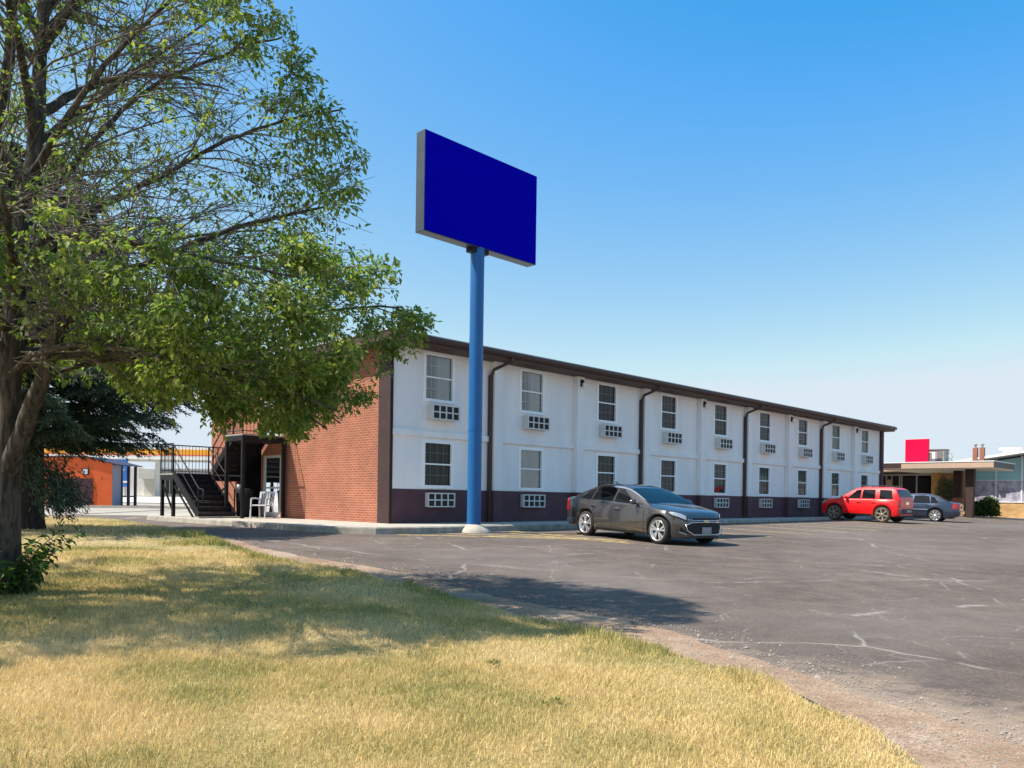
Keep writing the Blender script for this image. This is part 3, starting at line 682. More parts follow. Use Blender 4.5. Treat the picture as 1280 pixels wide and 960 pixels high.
# things on the lobby roof
p = W(43.6, -.15); rs = thing('roof_sign', 'blank bright red square sign board standing on the lobby roof', 'sign', (p.x, p.y, 3.42), ANG)
b = MB(); b.bbox(-.14, .14, -.78, .66, .02, 1.62, .012); b.build('sign_box', M['sign_red'], rs)
b = MB(); b.box(-.02, .12, -.93, -.785, .0, .7); b.build('bracket', M['grey_parts_and_shade'], rs)
p = W(45.0, .75); ru = thing('rooftop_unit', 'grey air handling unit with pipes on the lobby roof', 'roof unit', (p.x, p.y, 3.42), ANG)
b = MB(); b.bbox(-.5, .5, -.55, .45, .0, .92, .02); b.build('casing', M['unit_grey'], ru)
b = MB(); b.box(-.56, .56, -.6, .5, .921, .98); b.build('lid', M['grey_parts_and_shade'], ru)
for k in range(2): b = MB(); b.box(-.515, -.501, -.48+.48*k, -.12+.48*k, .15, .8); b.build('louvre_panel', M['roof_white' if k == 1 else 'grey_parts_and_shade'], ru)
b = MB(); b.tube([(0, -.56, .3), (0, -.85, .35), (0, -.95, .05), (0, -1.1, .05)], .03, 6); b.tube([(.1, -.56, .7), (.1, -.8, .75), (.1, -.9, .4)], .03, 6); b.build('pipe', M['unit_grey'], ru)

# ------------------------------------------------------------------ leaf clouds
def leaf_arrays(c, d, up_, L, Wd):
    """c centre, d direction of each leaf, up_ normal: a folded diamond, 2 triangles"""
    d = d/np.linalg.norm(d, axis=1, keepdims=True); s = np.cross(d, up_); s /= np.linalg.norm(s, axis=1, keepdims=True)+1e-9; nrm = np.cross(s, d)
    L = L[:, None]; Wd = Wd[:, None]
    b = c; t = c+d*L-nrm*L*.12; l = c+d*L*.45+s*Wd*.5+nrm*Wd*.18; r = c+d*L*.45-s*Wd*.5+nrm*Wd*.18
    co = np.stack([b, l, t, r], 1).reshape(-1, 3); n = len(c); k = np.arange(n)*4
    fs = np.stack([np.stack([k, k+1, k+2], 1), np.stack([k, k+2, k+3], 1)], 1).reshape(-1, 3); return co, fs
def rdir(n):
    v = rng.normal(size=(n, 3)); return v/np.linalg.norm(v, axis=1, keepdims=True)
def bush(name, label, cat, loc, rx, ry, h, n, mat, leaf=.09, group=None):
    t = thing(name, label, cat, loc, 0, group)
    v = rdir(n); v[:, 2] = np.abs(v[:, 2]); rr = rng.random(n)**.35
    wob = np.array([1+.28*mnoise.noise((a*2.2+loc[0], b_*2.2, c_*2.2)) for a, b_, c_ in v])
    c = v*(rr*wob)[:, None]*np.array([rx, ry, h])+np.array([0, 0, .03])
    co, fs = leaf_arrays(c, v+rdir(n)*.9, rdir(n), leaf*(.7+.6*rng.random(n)), leaf*.6*(.7+.6*rng.random(n)))
    np_mesh('foliage', co, fs, mat, t)
    b = MB()
    for k in range(7): a = k*.9; b.tube([(0,0,-.08), (rx*.3*math.cos(a), ry*.3*math.sin(a), h*.4), (rx*.6*math.cos(a), ry*.6*math.sin(a), h*.75)], [.02, .014, .006], 5)
    b.build('stems', M['twig_dark'], t); return t
p = W(47.7, 3.1); bush('bush', 'rounded green bush against the tan stone wall', 'bush', (p.x, p.y, -.06), .74, .74, 1.25, 2600, M['bush_leaf'], .14)
p = W(47.9, .62); bush('bush', 'tall pale grey green shrub beside the stone pillar behind the dark columns', 'shrub', (p.x, p.y, -.06), .95, .95, 2.75, 3000, M['bush_pale'], .15)
p = W(8.9, .38); bush('weed_clump', 'small dark weed at the motel wall under the second lower window', 'weed', (p.x, p.y, -.04), .28, .2, .40, 260, M['bush_leaf'], .10)
b = MB()

# ------------------------------------------------------------------ cars
def interp(tab):
    xs = [a for a, _ in tab]; ys = [c for _, c in tab]
    if xs[0] > xs[-1]: xs.reverse(); ys.reverse()
    xs = np.array(xs, float); ys = np.array(ys, float); m = np.zeros(len(xs)); dlt = np.diff(ys)/np.diff(xs)
    for i in range(1, len(xs)-1): m[i] = 0 if dlt[i-1]*dlt[i] <= 0 else 2*dlt[i-1]*dlt[i]/(dlt[i-1]+dlt[i])
    m[0] = dlt[0]; m[-1] = dlt[-1]
    def f(x):
        x = min(max(x, xs[0]), xs[-1]); i = min(int(np.searchsorted(xs, x, 'right'))-1, len(xs)-2); h = xs[i+1]-xs[i]; t = (x-xs[i])/h
        return (2*t**3-3*t**2+1)*ys[i]+(t**3-2*t**2+t)*h*m[i]+(-2*t**3+3*t**2)*ys[i+1]+(t**3-t**2)*h*m[i+1]
    return f
def make_car(P, name, label, cat, loc, head):
    t = thing(name, label, cat, loc, 0)
    # sit on the slope of the lot
    hx, hy = head; x, y = loc[0], loc[1]; e = 1.2
    f3 = Vector((hx, hy, (zg(x+hx*e, y+hy*e)-zg(x-hx*e, y-hy*e))/(2*e))).normalized()
    l3 = Vector((-hy, hx, (zg(x-hy*e, y+hx*e)-zg(x+hy*e, y-hx*e))/(2*e))).normalized(); n3 = f3.cross(l3).normalized(); l3 = n3.cross(f3)
    t.rotation_euler = Matrix((f3, l3, n3)).transposed().to_euler()
    top, sh, hw, rf = map(interp, (P['top'], P['shoulder'], P['half'], P['roof']))
    xf, xr, RW = P['xf'], P['xr'], P['rw']; RA = RW+P.get('gap', .05); sill = P['sill']; xa, xb = P['x0'], P['x1']; cr = P.get('crease', .62)
    def zb(x):
        z = sill+.10*max(0, (x-xf-.45)/.6)**2+.12*max(0, (xr-.5-x)/.6)
        for xw in (xf, xr):
            dx = abs(x-xw)
            if dx < RA: z = max(z, RW+math.sqrt(RA*RA-dx*dx))
        return z
    def sec(x):
        w, s, tp, z0 = hw(x), sh(x), max(top(x), sh(x)+.005), zb(x); z0 = min(z0, s-.10); h = s-z0
        c = min(max((cr-z0)/h, .25), .62)
        return [(w*.93, z0), (w*.975, z0+h*.12), (w*.985, z0+h*c*.6), (w, z0+h*c), (w*.988, z0+h*(c+.10)), (w*.978, s-.05*h), (w*.955, s), (w*.90, s+(tp-s)*.35), (w*.72, s+(tp-s)*.72), (w*.4, tp-.008), (0, tp)]
    def S(x, k):
        pts = sec(x); k = min(max(k, 0), len(pts)-1.001); i = int(k); a = k-i
        return Vector((x, pts[i][0]*(1-a)+pts[i+1][0]*a, pts[i][1]*(1-a)+pts[i+1][1]*a))
    xs = set(np.linspace(xa, xb, 90).tolist())
    for xw in (xf, xr):
        for k in range(17): xs.add(xw-RA*math.cos(PI*k/16))
        xs |= {xw-RA-.004, xw+RA+.004}
    xs = sorted(x for x in xs if xa <= x <= xb); ns = 11
    b = MB(); rows = []
    for x in xs: q = sec(x); rows.append([(x, -yy, z) for yy, z in q]+[(x, yy, z) for yy, z in q[-2::-1]])
    n = len(rows[0]); b.add([p for r in rows for p in r], [(i*n+k, i*n+k+1, (i+1)*n+k+1, (i+1)*n+k) for i in range(len(rows)-1) for k in range(n-1)], 0, True)
    b.add(rows[0], [tuple(range(n))], 0); b.add(rows[-1], [tuple(range(n-1, -1, -1))], 0)
    # greenhouse
    g0, g1 = P['g0'], P['g1']; hmax = max(rf(x)-sh(x) for x in np.linspace(g0, g1, 60)); yr0 = P['yr']
    def gh(x):
        w = hw(x)*.93; bz = sh(x)-.015; rz = max(rf(x), bz+.004); fr = min(1, (rz-bz)/hmax); yr = w+(yr0-w)*fr**.9; sz = bz+(rz-bz)*(1-.13*min(1, fr)); return w, bz, rz, yr, sz
    def G(x, k):          # 0 belt .. 1 side top .. 2 roof centre
        w, bz, rz, yr, sz = gh(x)
        if k <= 1: bow = .018*math.sin(PI*k); return Vector((x, w+(yr-w)*k+bow, bz+(sz-bz)*k))
        a = (k-1)*PI/2; return Vector((x, yr*math.cos(a)**.75 if k < 2 else 0, sz+(rz-sz)*math.sin(a)**.8))
    gx = np.linspace(g0, g1, 70); ks = [0, .25, .5, .75, .92, 1, 1.06, 1.15, 1.3, 1.5, 1.75, 2]; rows = []
    for x in gx: q = [G(x, k) for k in ks]; rows.append([(p.x, -p.y, p.z) for p in q]+[tuple(p) for p in q[-2::-1]])
    n = len(rows[0]); b.add([p for r in rows for p in r], [(i*n+k, i*n+k+1, (i+1)*n+k+1, (i+1)*n+k) for i in range(len(rows)-1) for k in range(n-1)], 0, True)
    b.add(rows[0], [tuple(range(n))], 0); b.add(rows[-1], [tuple(range(n-1, -1, -1))], 0)
    body = b.build('body', P['paint'], t)
    def patch(fn, outline, off, name, mat, parent, nu=14, nv=5, sides=(1, -1)):
        """outline(u,v) -> surface params; laid just proud of the surface, each side its own part"""
        for s in sides:
            pts = []
            for i in range(nu+1):
                for j in range(nv+1):
                    a, k = outline(i/nu, j/nv); p = fn(a, k); e = .01
                    du = fn(a+e, k)-fn(a-e, k); dv = fn(a, k+e)-fn(a, k-e); nn = du.cross(dv)
                    if nn.length > 1e-9: nn.normalize()
                    if nn.y < 0 and abs(p.y) > .02 and abs(nn.y) > .2: nn = -nn
                    if nn.z < 0 and abs(nn.y) <= .2: nn = -nn
                    p = p+nn*off; pts.append((p.x, p.y*s, p.z))
            q = MB(); q.add(pts, [(i*(nv+1)+j, (i+1)*(nv+1)+j, (i+1)*(nv+1)+j+1, i*(nv+1)+j+1) for i in range(nu) for j in range(nv)], 0, True); q.build(name, mat, parent)
    def rect(x0, x1, k0, k1): return lambda u, v: (x0+(x1-x0)*u, k0+(k1-k0)*v)
    def quad(a, b_, c, d): return lambda u, v: tuple((a[i]*(1-u)+b_[i]*u)*(1-v)+(d[i]*(1-u)+c[i]*u)*v for i in (0, 1))
    for (x0, x1, x2, x3) in P['windows']: patch(G, quad((x0, .08), (x1, .08), (x2, .88), (x3, .88)), .007, 'side_window', P.get('glass', M['car_glass']), t)
    # windscreen and rear window, full width
    def full(name, x0, x1, kk):
        q = MB(); pts = []; nu, nv = 14, 16
        for i in range(nu+1):
            x = x0+(x1-x0)*i/nu
            for j in range(nv+1):
                s = -1+2*j/nv; p = G(x, 2-(2-kk)*abs(s)); p2 = G(x+.02, 2-(2-kk)*abs(s))-p; nn = Vector((-p2.z, 0, p2.x)).normalized(); nn = -nn if nn.z < 0 else nn
                p = p+nn*.007; pts.append((p.x, p.y*(1 if s > 0 else -1), p.z))
        q.add(pts, [(i*(nv+1)+j, (i+1)*(nv+1)+j, (i+1)*(nv+1)+j+1, i*(nv+1)+j+1) for i in range(nu) for j in range(nv)], 0, True); q.build(name, M['car_glass'], t)
    full('windscreen', *P['screen'], 1.06); full('rear_window', *P['rear'], 1.06)
    if P.get('trim'):
        tx0, tx1 = P['trim']; patch(G, rect(tx0, tx1, .90, 1.0), .012, 'window_trim', M['chrome'], t, 24, 1); patch(G, rect(tx0+.1, tx1, .015, .07), .012, 'window_trim', M['chrome'], t, 24, 1)
    if P.get('moulding'): patch(S, rect(*P['moulding']), .008, 'side_moulding', M['chrome'], t, 16, 1)
    for x in P['seams']: patch(S, rect(x-.006, x+.006, .4, 6.2), .003, 'door_seam', M['ac_dark'], t, 1, 14)
    patch(S, rect(xr+RA+.06, xf-RA-.06, .05, .75), .010, 'sill_trim', P.get('sillmat', M['black_plastic']), t, 10, 2)
    for o_, mat in ((P['head'], M['lamp_clear']), (P['tail'], M['lamp_red'])): patch(S, quad(*o_), .010, 'headlight' if mat is M['lamp_clear'] else 'tail_light', mat, t, 10, 5)
    if 'headtrim' in P: patch(S, quad(*P['headtrim']), .007, 'headlight_surround', M['ac_dark'], t, 10, 4)
    for x in P['handles']:
        for s in (1, -1):
            p0 = S(x, 4.6); q = MB(); q.bbox(x-.11, x+.11, s*(p0.y+.025)-.012, s*(p0.y+.025)+.012, p0.z-.018, p0.z+.018, .008); q.box(x-.08, x+.08, s*p0.y-.012, s*p0.y+.014, p0.z-.012, p0.z+.012); q.build('door_handle', P.get('handlemat', P['paint']), t)
    for s in (1, -1):
        x = P['mirror']; p0 = G(x, .05); q = MB(); bm = bmesh.new(); bmesh.ops.create_uvsphere(bm, u_segments=14, v_segments=9, radius=1)
        for v in bm.verts: v.co = Vector((x+v.co.x*(.10 if v.co.x > 0 else .05), s*(p0.y+.14)+v.co.y*.11, p0.z+.09+v.co.z*.075))
        q.bm(bm, 0, True); q.bar((x+.02, s*(p0.y-.02), p0.z+.03), (x, s*(p0.y+.10), p0.z+.06), .05, .04); q.build('mirror', P['paint'], t)
    # wheels
    for xw in (xf, xr):
        for s in (1, -1):
            yw = hw(xw)-.015; tw = .21
            q = MB(); q.lathe([(RW*.75, -tw/2), (RW*.93, -tw/2), (RW, -tw/2+.03), (RW, tw/2-.03), (RW*.93, tw/2), (RW*.75, tw/2)], 36)
            w = q.build('wheel', P.get('tyre', M['rubber']), t); w.location = (xw, s*(yw-tw/2), RW)
            q = MB(); o = s*tw/2; rr = RW*.75
            q.lathe([(rr*1.02, o), (rr, o+s*.006), (rr*.93, o-s*.01), (rr*.93, o-s*.10), (rr*.1, o-s*.10)], 36, m=0)
            q.lathe([(rr*.24, o-s*.02), (rr*.20, o+s*.002), (0.001, o+s*.004)], 20, m=0)
            ns_ = P.get('spokes', 5); 
            for k in range(ns_):
                a0 = 2*PI*k/ns_+.3
                for da in ((-.14, .14) if P.get('double', True) else (0,)):
                    a1 = a0+da*1.5; a2 = a0+da*.7; ww = .016 if P.get('double', True) else .028
                    A = Vector((rr*.18*math.cos(a2), o-s*.012, rr*.18*math.sin(a2))); B = Vector((rr*.96*math.cos(a1), o-s*.006, rr*.96*math.sin(a1))); tt = (B-A).normalized(); nx = Vector((-tt.z, 0, tt.x))*ww; dep = Vector((0, s*.03, 0))
                    q.add([A-nx, A+nx, B+nx*1.5, B-nx*1.5, A-nx-dep, A+nx-dep, B+nx*1.5-dep, B-nx*1.5-dep], [(0,1,2,3),(0,4,5,1),(1,5,6,2),(2,6,7,3),(3,7,4,0)], 0)
            q.lathe([(rr*.88, o-s*.07), (.001, o-s*.07)], 24, m=1); q.build('rim', [P.get('rimmat', M['alloy']), M['alloy_dark']], w)
    q = MB(); q.box(xr-.7, xf+.6, -.62, .62, sill-.02, .55)
    for xw in (xf, xr): q.box(xw-RA-.02, xw+RA+.02, -hw(xw)*.97+.24, hw(xw)*.97-.24, sill+.02, RW+RA+.02)
    for xw in (xf, xr):
        for s in (1, -1): q.lathe([(RA+.012, s*(hw(xw)-.03)), (RA+.012, s*(hw(xw)-.30))], 36, c=(xw, 0, RW)) if False else None
    q.build('underbody', M['ac_dark'], t)
    return t, S, G, patch, rect, quad

sedan = dict(x0=-2.46, x1=2.27, xf=1.42, xr=-1.36, rw=.335, sill=.20, crease=.60, paint=M['car_grey'], yr=.60, g0=-1.93, g1=1.08,
  top=[(2.27,.64),(2.20,.74),(2.05,.83),(1.6,.92),(1.05,1.00),(.5,1.03),(-1.6,1.05),(-2.1,1.06),(-2.36,1.06),(-2.46,1.02),(-2.50,.95)],
  shoulder=[(2.27,.60),(2.20,.69),(2.05,.77),(1.6,.84),(1.0,.90),(0,.945),(-1.0,.975),(-1.7,1.00),(-2.2,1.0),(-2.40,.97),(-2.50,.88)],
  half=[(2.27,.42),(2.22,.54),(2.12,.68),(1.92,.83),(1.5,.905),(.8,.915),(-1.0,.92),(-1.6,.90),(-2.1,.83),(-2.38,.72),(-2.50,.56)],
  roof=[(1.10,.93),(.85,1.06),(.45,1.25),(.1,1.385),(-.2,1.44),(-.55,1.458),(-.9,1.44),(-1.3,1.34),(-1.65,1.19),(-1.93,1.05)],
  windows=[(.72,-.24,-.24,-.04),(-.32,-1.14,-1.08,-.32),(-1.20,-1.66,-1.38,-1.15)], screen=(.98,.20), rear=(-1.12,-1.80), trim=(.86,-1.72),
  seams=[.93,-.28,-1.20], handles=[-.08,-1.02], mirror=.62,
  head=((1.80,4.9),(2.19,4.6),(2.17,6.6),(1.86,6.1)), headtrim=((1.68,4.6),(2.21,4.3),(2.18,6.8),(1.74,6.3)), tail=((-2.16,4.0),(-2.46,3.9),(-2.44,6.2),(-2.22,6.1)), handlemat=M['chrome'])
def nose(x): return x if x < 1.42 else 1.42+(x-1.42)*.84
for k_ in ('top', 'shoulder', 'half'): sedan[k_] = [(nose(a), c_) for a, c_ in sedan[k_]]
for k_ in ('head', 'headtrim'): sedan[k_] = tuple((nose(a), c_) for a, c_ in sedan[k_])
sedan['x1'] = nose(sedan['x1'])
hd = Vector((.565,-.825)).normalized(); c = Vector((3.50, 21.5))
car, S, G, patch, rect, quad = make_car(sedan, 'sedan', 'dark grey four door sedan parked near the blue pole', 'car', (c.x, c.y, zg(c.x, c.y)), hd)
def front_bits(t):
    b = MB(); b.add([(2.090,-.56,.30),(2.190,-.45,.30),(2.190,.45,.30),(2.090,.56,.30),(2.070,.60,.50),(2.180,.50,.56),(2.180,-.50,.56),(2.070,-.60,.50)], [(0,1,6,7),(1,2,5,6),(2,3,4,5)])
    for k in range(5): z = .33+.045*k; b.box(2.191, 2.197, -.44, .44, z, z+.012)
    o = b.build('grille', M['ac_dark'], t, fix=False)
    b = MB(); pts = [(2.085,-.60,.50),(2.190,-.52,.575),(2.200,0,.585),(2.190,.52,.575),(2.085,.60,.50)]; b.tube(pts, .012, 6)
    pts = [(2.085,-.60,.50),(2.120,-.58,.38),(2.195,-.44,.28),(2.200,0,.275),(2.195,.44,.28),(2.120,.58,.38),(2.085,.60,.50)]; b.tube(pts, .013, 6); b.build('grille_surround', M['chrome'], o)
    b = MB(); b.box(2.12, 2.16, -.46, .46, .635, .685); b.build('upper_grille', M['ac_dark'], t)
    b = MB(); b.tube([(2.095,-.56,.645),(2.175,-.45,.625),(2.190,0,.622),(2.175,.45,.625),(2.095,.56,.645)], .010, 6); b.build('grille_bar', M['chrome'], t)
    # bow tie badge
    b = MB(); e = [(-.09,-.018),(-.035,-.018),(-.035,-.034),(.04,-.034),(.035,-.018),(.09,-.018),(.08,.018),(.035,.018),(.035,.034),(-.04,.034),(-.035,.018),(-.1,.018)]
    n = len(e); b.add([(2.205, y, .60+z) for y, z in e]+[(2.192, y, .60+z) for y, z in e], [tuple(range(n))]+[(i, (i+1) % n, n+(i+1) % n, n+i) for i in range(n)]); b.build('badge', M['gold'], t)
    b = MB(); b.box(2.197, 2.212, -.16, .16, .30, .46); b.build('number_plate', M['plate'], t)
    b = MB(); b.bbox(1.910, 2.19, -.46, .46, .19, .24, .01); b.build('lower_lip', M['black_plastic'], t)
    for s in (1, -1):
        b = MB(); b.add([(2.030, s*.74, .36), (2.120, s*.62, .30), (2.120, s*.62, .37), (2.050, s*.73, .45)], [(0,1,2,3)]); b.build('fog_lamp_recess', M['ac_dark'], t)
        b = MB(); b.tube([(2.015, s*.755, .345), (2.125, s*.615, .285)], .012, 6); b.build('bumper_blade', M['chrome'], t)
    b = MB(); b.bar((-1.0, 0, 1.43), (-1.16, 0, 1.49), .04, .03); b.build('roof_fin', M['car_grey'], t)
front_bits(car)

suv = dict(x0=-1.93, x1=1.93, xf=1.16, xr=-1.16, rw=.365, gap=.06, sill=.30, crease=.70, paint=M['car_red'], yr=.66, g0=-1.91, g1=.97, spokes=6, double=False, rimmat=M['alloy_dusty'], tyre=M['rubber_dusty'],
  top=[(1.931,.78),(1.844,.92),(1.566,1.02),(0.957,1.10),(0.435,1.12),(-1.392,1.12),(-1.827,1.12),(-1.931,1.06)],
  shoulder=[(1.931,.72),(1.844,.84),(1.566,.94),(0.957,1.02),(0.000,1.05),(-0.870,1.07),(-1.740,1.08),(-1.931,1.02)],
  half=[(1.931,.60),(1.844,.76),(1.566,.87),(1.131,.91),(-1.218,.91),(-1.653,.88),(-1.844,.82),(-1.931,.72)],
  roof=[(1.000,1.04),(0.696,1.24),(0.365,1.48),(0.087,1.61),(-0.261,1.66),(-1.044,1.665),(-1.522,1.64),(-1.670,1.58),(-1.914,1.10)],
  windows=[(.61,-.09,-.09,.14),(-.17,-.80,-.75,-.17),(-1.0,-1.61,-1.50,-.96)], screen=(.87,.30), rear=(-1.70,-1.86),
  seams=[.80,-.13,-.88], handles=[-.02,-.74], mirror=.54, sillmat=M['black_plastic'],
  head=((1.61,4.8),(1.87,4.6),(1.845,6.4),(1.655,6.0)), tail=((-1.78,4.0),(-1.915,3.9),(-1.905,6.2),(-1.82,6.2)))
hd = Vector((-.67,.742)).normalized(); c = Vector((17.15, 39.2))
car2, S, G, patch, rect, quad = make_car(suv, 'sport_utility_car', 'bright red boxy four door car parked nose to the motel wall', 'car', (c.x, c.y, zg(c.x, c.y)+.02), hd)
b = MB(); b.bbox(-2.03, -1.86, -.80, .80, .42, .66, .03); b.build('rear_bumper', M['maroon'], car2)  # maroon paints the shaded look of the red car's rear
b = MB(); b.box(-2.045, -2.031, -.26, .26, .50, .62); b.build('number_plate', M['plate'], car2)
b = MB(); b.bar((-1.94, 0, .98), (-1.94, 0, .86), .34, .02); b.build('tailgate_badge', M['chrome'], car2)
for s in (1, -1): b = MB(); b.tube([(.0, s*.58, 1.66), (-.1, s*.58, 1.70), (-1.35, s*.58, 1.71), (-1.45, s*.58, 1.67)], .018, 6); b.build('roof_rail', M['black_plastic'], car2)

navy = dict(x0=-2.40, x1=2.35, xf=1.38, xr=-1.32, rw=.32, sill=.20, crease=.58, paint=M['car_navy'], yr=.60, g0=-1.98, g1=1.18, spokes=8, double=False,
  top=[(2.35,.62),(2.22,.74),(1.9,.83),(1.1,.96),(.5,.99),(-1.5,1.02),(-2.1,1.03),(-2.32,1.02),(-2.40,.94)],
  shoulder=[(2.35,.58),(2.22,.69),(1.9,.77),(1.0,.87),(0,.91),(-1.0,.935),(-1.7,.96),(-2.25,.96),(-2.40,.88)],
  half=[(2.35,.52),(2.2,.72),(1.9,.83),(1.4,.875),(-1.2,.88),(-1.7,.86),(-2.15,.80),(-2.33,.71),(-2.40,.60)],
  roof=[(1.20,.89),(.9,1.03),(.5,1.24),(.15,1.37),(-.2,1.43),(-.55,1.445),(-.95,1.42),(-1.35,1.31),(-1.7,1.15),(-1.98,1.01)],
  windows=[(.78,-.20,-.20,.02),(-.28,-1.05,-.98,-.28),(-1.11,-1.48,-1.24,-1.05)], screen=(1.06,.24), rear=(-1.14,-1.82), trim=None, moulding=(.95,-.95,3.2,3.7),
  seams=[.95,-.24,-1.10], handles=[-.05,-.95], mirror=.66, glass=M['car_glass'],
  head=((1.86,4.9),(2.2,4.6),(2.17,6.5),(1.92,6.1)), tail=((-2.08,4.2),(-2.37,4.1),(-2.36,6.2),(-2.15,6.2)))
hd = Vector((-.80,.60)).normalized(); c = Vector((21.3, 43.2))
car3, S, G, patch, rect, quad = make_car(navy, 'sedan', 'dark navy blue sedan parked behind the red car near the lobby', 'car', (c.x, c.y, zg(c.x, c.y)), hd)
b = MB(); b.bbox(-2.46, -2.30, -.72, .72, .40, .60, .03); b.build('rear_bumper', M['car_navy'], car3)
b = MB(); b.box(-2.425, -2.405, -.2, .2, .70, .84); b.build('number_plate', M['plate'], car3)

# ------------------------------------------------------------------ left background
def atz(X, Y): return zg(X, Y)
# orange shop
x0, x1, Y = -30.2, -24.75, 50.0; z = atz(-27, 50)-.05
og = thing('orange_shop', 'small bright orange shop with grey lean-to porch behind the trees', 'building', (x1, Y, z), 0)
D_ = 1.1
b = MB(); b.add([(-6.5,0,0),(0,0,0),(0,0,2.72),(-1.6,0,3.05),(-6.5,0,3.05),(-6.5,D_,0),(0,D_,0),(0,D_,2.72),(-1.6,D_,3.05),(-6.5,D_,3.05)], [(0,1,2,3,4),(5,9,8,7,6),(0,4,9,5)]); b.build('wall', M['orange_wall'], og)
b = MB(); b.box(-.05, .012, .01, D_, 0, 2.62); b.build('siding', M['grey_siding'], og)
b = MB(); b.add([(-6.6,-.1,3.06),(-1.6,-.1,3.06),(.35,-.1,2.60),(.35,3.3,2.60),(-1.6,3.3,3.06),(-6.6,3.3,3.06),(-6.6,-.1,3.12),(-1.6,-.1,3.12),(.35,-.1,2.66),(.35,3.3,2.66),(-1.6,3.3,3.12),(-6.6,3.3,3.12)], [(0,1,4,5),(1,2,3,4),(6,11,10,7),(7,10,9,8),(0,6,7,1),(1,7,8,2),(2,8,9,3)]); b.build('roof', M['purple_post'], og)
for y in (1.2, 2.15, 3.1): b = MB(); b.box(-.08, .06, y-.08, y+.08, -.1, 2.62); b.build('porch_post', M['purple_post'], og)
b = MB(); b.box(-.05, .03, 1.28, 3.02, .62, .72); b.build('porch_rail', M['purple_post'], og)
b = MB(); b.bbox(-1.85, -1.45, -.06, .0, 1.98, 2.38, .02, 0); o = b.build('window', M['black_metal'], og); b = MB(); b.box(-1.80, -1.50, -.075, -.062, 2.03, 2.33); b.build('pane', M['station_white'], o)
b = MB(); b.prism([(0,0)]*0 or [(-3.0,-.05),(-1.2,-.05),(-1.2,0),(-3.0,0)], 0, 1.75); b.build('door', M['maroon'], og)
# step / ledge in front of the shop, coral cart
p = (-27.4, 48.2); lg = MB(); lg.bbox(-.95, .95, -.35, .35, .28, .44, .02); lg.bbox(-.9, -.7, -.3, .3, -.1, .28, .01); lg.bbox(.7, .9, -.3, .3, -.1, .28, .01)
o = lg.build('concrete_bench', M['concrete']); o.location = (p[0], p[1], atz(*p)); o['label'] = 'low pale concrete bench in front of the orange shop'; o['category'] = 'bench'
p = (-28.3, 47.6); ct = thing('coral_slide', 'coral pink slanted ladder frame standing before the orange shop', 'play frame', (p[0], p[1], atz(*p)), R(10))
b = MB()
for k in range(5): b.bar((-.62+.25*k-.1, 0, .28+.36*k), (-.62+.25*k+.3, 0, .28+.36*k), .05, .3)
b.build('rung', M['coral'], ct)
for s in (0, 1): b = MB(); b.bar((-.85+.5*s, -.1, 0), (.35+.42*s, -.1, 1.9), .10, .12); b.build('side_rail', M['coral'], ct)
for s in (-.6, .1): b = MB(); b.bar((s, .2, 0), (s+.25, .2, .9), .08); b.build('leg', M['coral'], ct)

# petrol station
Y = 105.; X0 = -51.; z = atz(-42, Y)
gs = thing('station_shop', 'white filling station shop with glazed front behind the staircase', 'building', (0, Y+6, z), 0)
b = MB(); b.box(-54, -30, 0, 12, -.3, 3.9); b.build('wall', M['station_white'], gs)
b = MB(); b.box(-50.8, -48.6, -1.2, 0, 2.35, 3.7, 0); b.box(-48.6, -30, -1.1, 0, 2.35, 3.75, 1); b.build('front_fascia', [M['station_white'], M['station_grey']], gs)
b = MB(); b.box(-50.2, -48.4, -.8, 0, 0, 2.35); b.build('entrance_pier', M['canopy_white'], gs)
for k in range(6):
    xx = -47.6+3*k; b = MB(); b.box(xx, xx+2.5, -.1, -.01, .35, 2.25); o = b.build('window', M['car_glass'], gs)
    b = MB(); [b.box(xx+.62*j-.05, xx+.62*j+.05, -.16, -.101, .3, 2.3) for j in range(5)]; b.build('mullions', M['station_white'], o)
gc = thing('fuel_canopy', 'long orange and white filling station canopy on pale columns', 'canopy', (0, Y, z), 0)
b = MB(); b.box(-62, -30, -5, 4, 4.62, 5.05, 0); b.box(-62.02, -29.98, -5.02, 4, 5.052, 5.22, 1); b.box(-62.02, -29.98, -5.03, 4, 5.224, 5.85, 2); b.box(-62.0, -30, -5, 4, 5.854, 6.1, 0)
b.build('canopy_deck', [M['canopy_white'], M['canopy_red'], M['canopy_orange']], gc)
for x in (-58, -46, -34): b = MB(); b.box(x-.3, x+.3, -.3, .3, -.3, 4.62); b.build('column', M['station_white'], gc)
bs = thing('price_sign', 'blue and white sign panel standing left of the filling station shop', 'sign', (-48.6, 100.5, atz(-48, 100)), 0)
b = MB(); b.box(-.9, .7, -.15, .15, 2.6, 4.6, 0); b.box(-.4, 1.0, -.16, .14, 1.2, 2.58, 0); b.build('panel', M['blue_sign'], bs)
for k, (zz, xx) in enumerate(((3.9, -.6), (3.2, -.6), (1.7, -.2))): b = MB(); b.box(xx, xx+1.0, -.20, -.165, zz, zz+.22); b.build('stripe', M['canopy_white'], bs)
for s in (-.7, .5): b = MB(); b.box(s-.08, s+.08, -.08, .08, -.2, 2.6); b.build('post', M['station_grey'], bs)
b = MB(); ap = [(-70, 80), (-20, 80), (-20, 98), (-70, 98)]
struct(sheet('station_apron', [(-75,62), (-8,62), (-8,118), (-75,118)], pm('pale_concrete', (.62,.56,.47), .95, var=.12, vs=.3), .015, 8))
kb = MB(); n = 24; vs = []
for i in range(n+1):
    t_ = i/n; X = -40+32*t_; Yy = 46.3; zz = zg(X, Yy); vs += [(X, Yy, zz-.1), (X, Yy, zz+.13), (X, Yy+.3, zz+.13), (X, Yy+.3, zz-.1)]
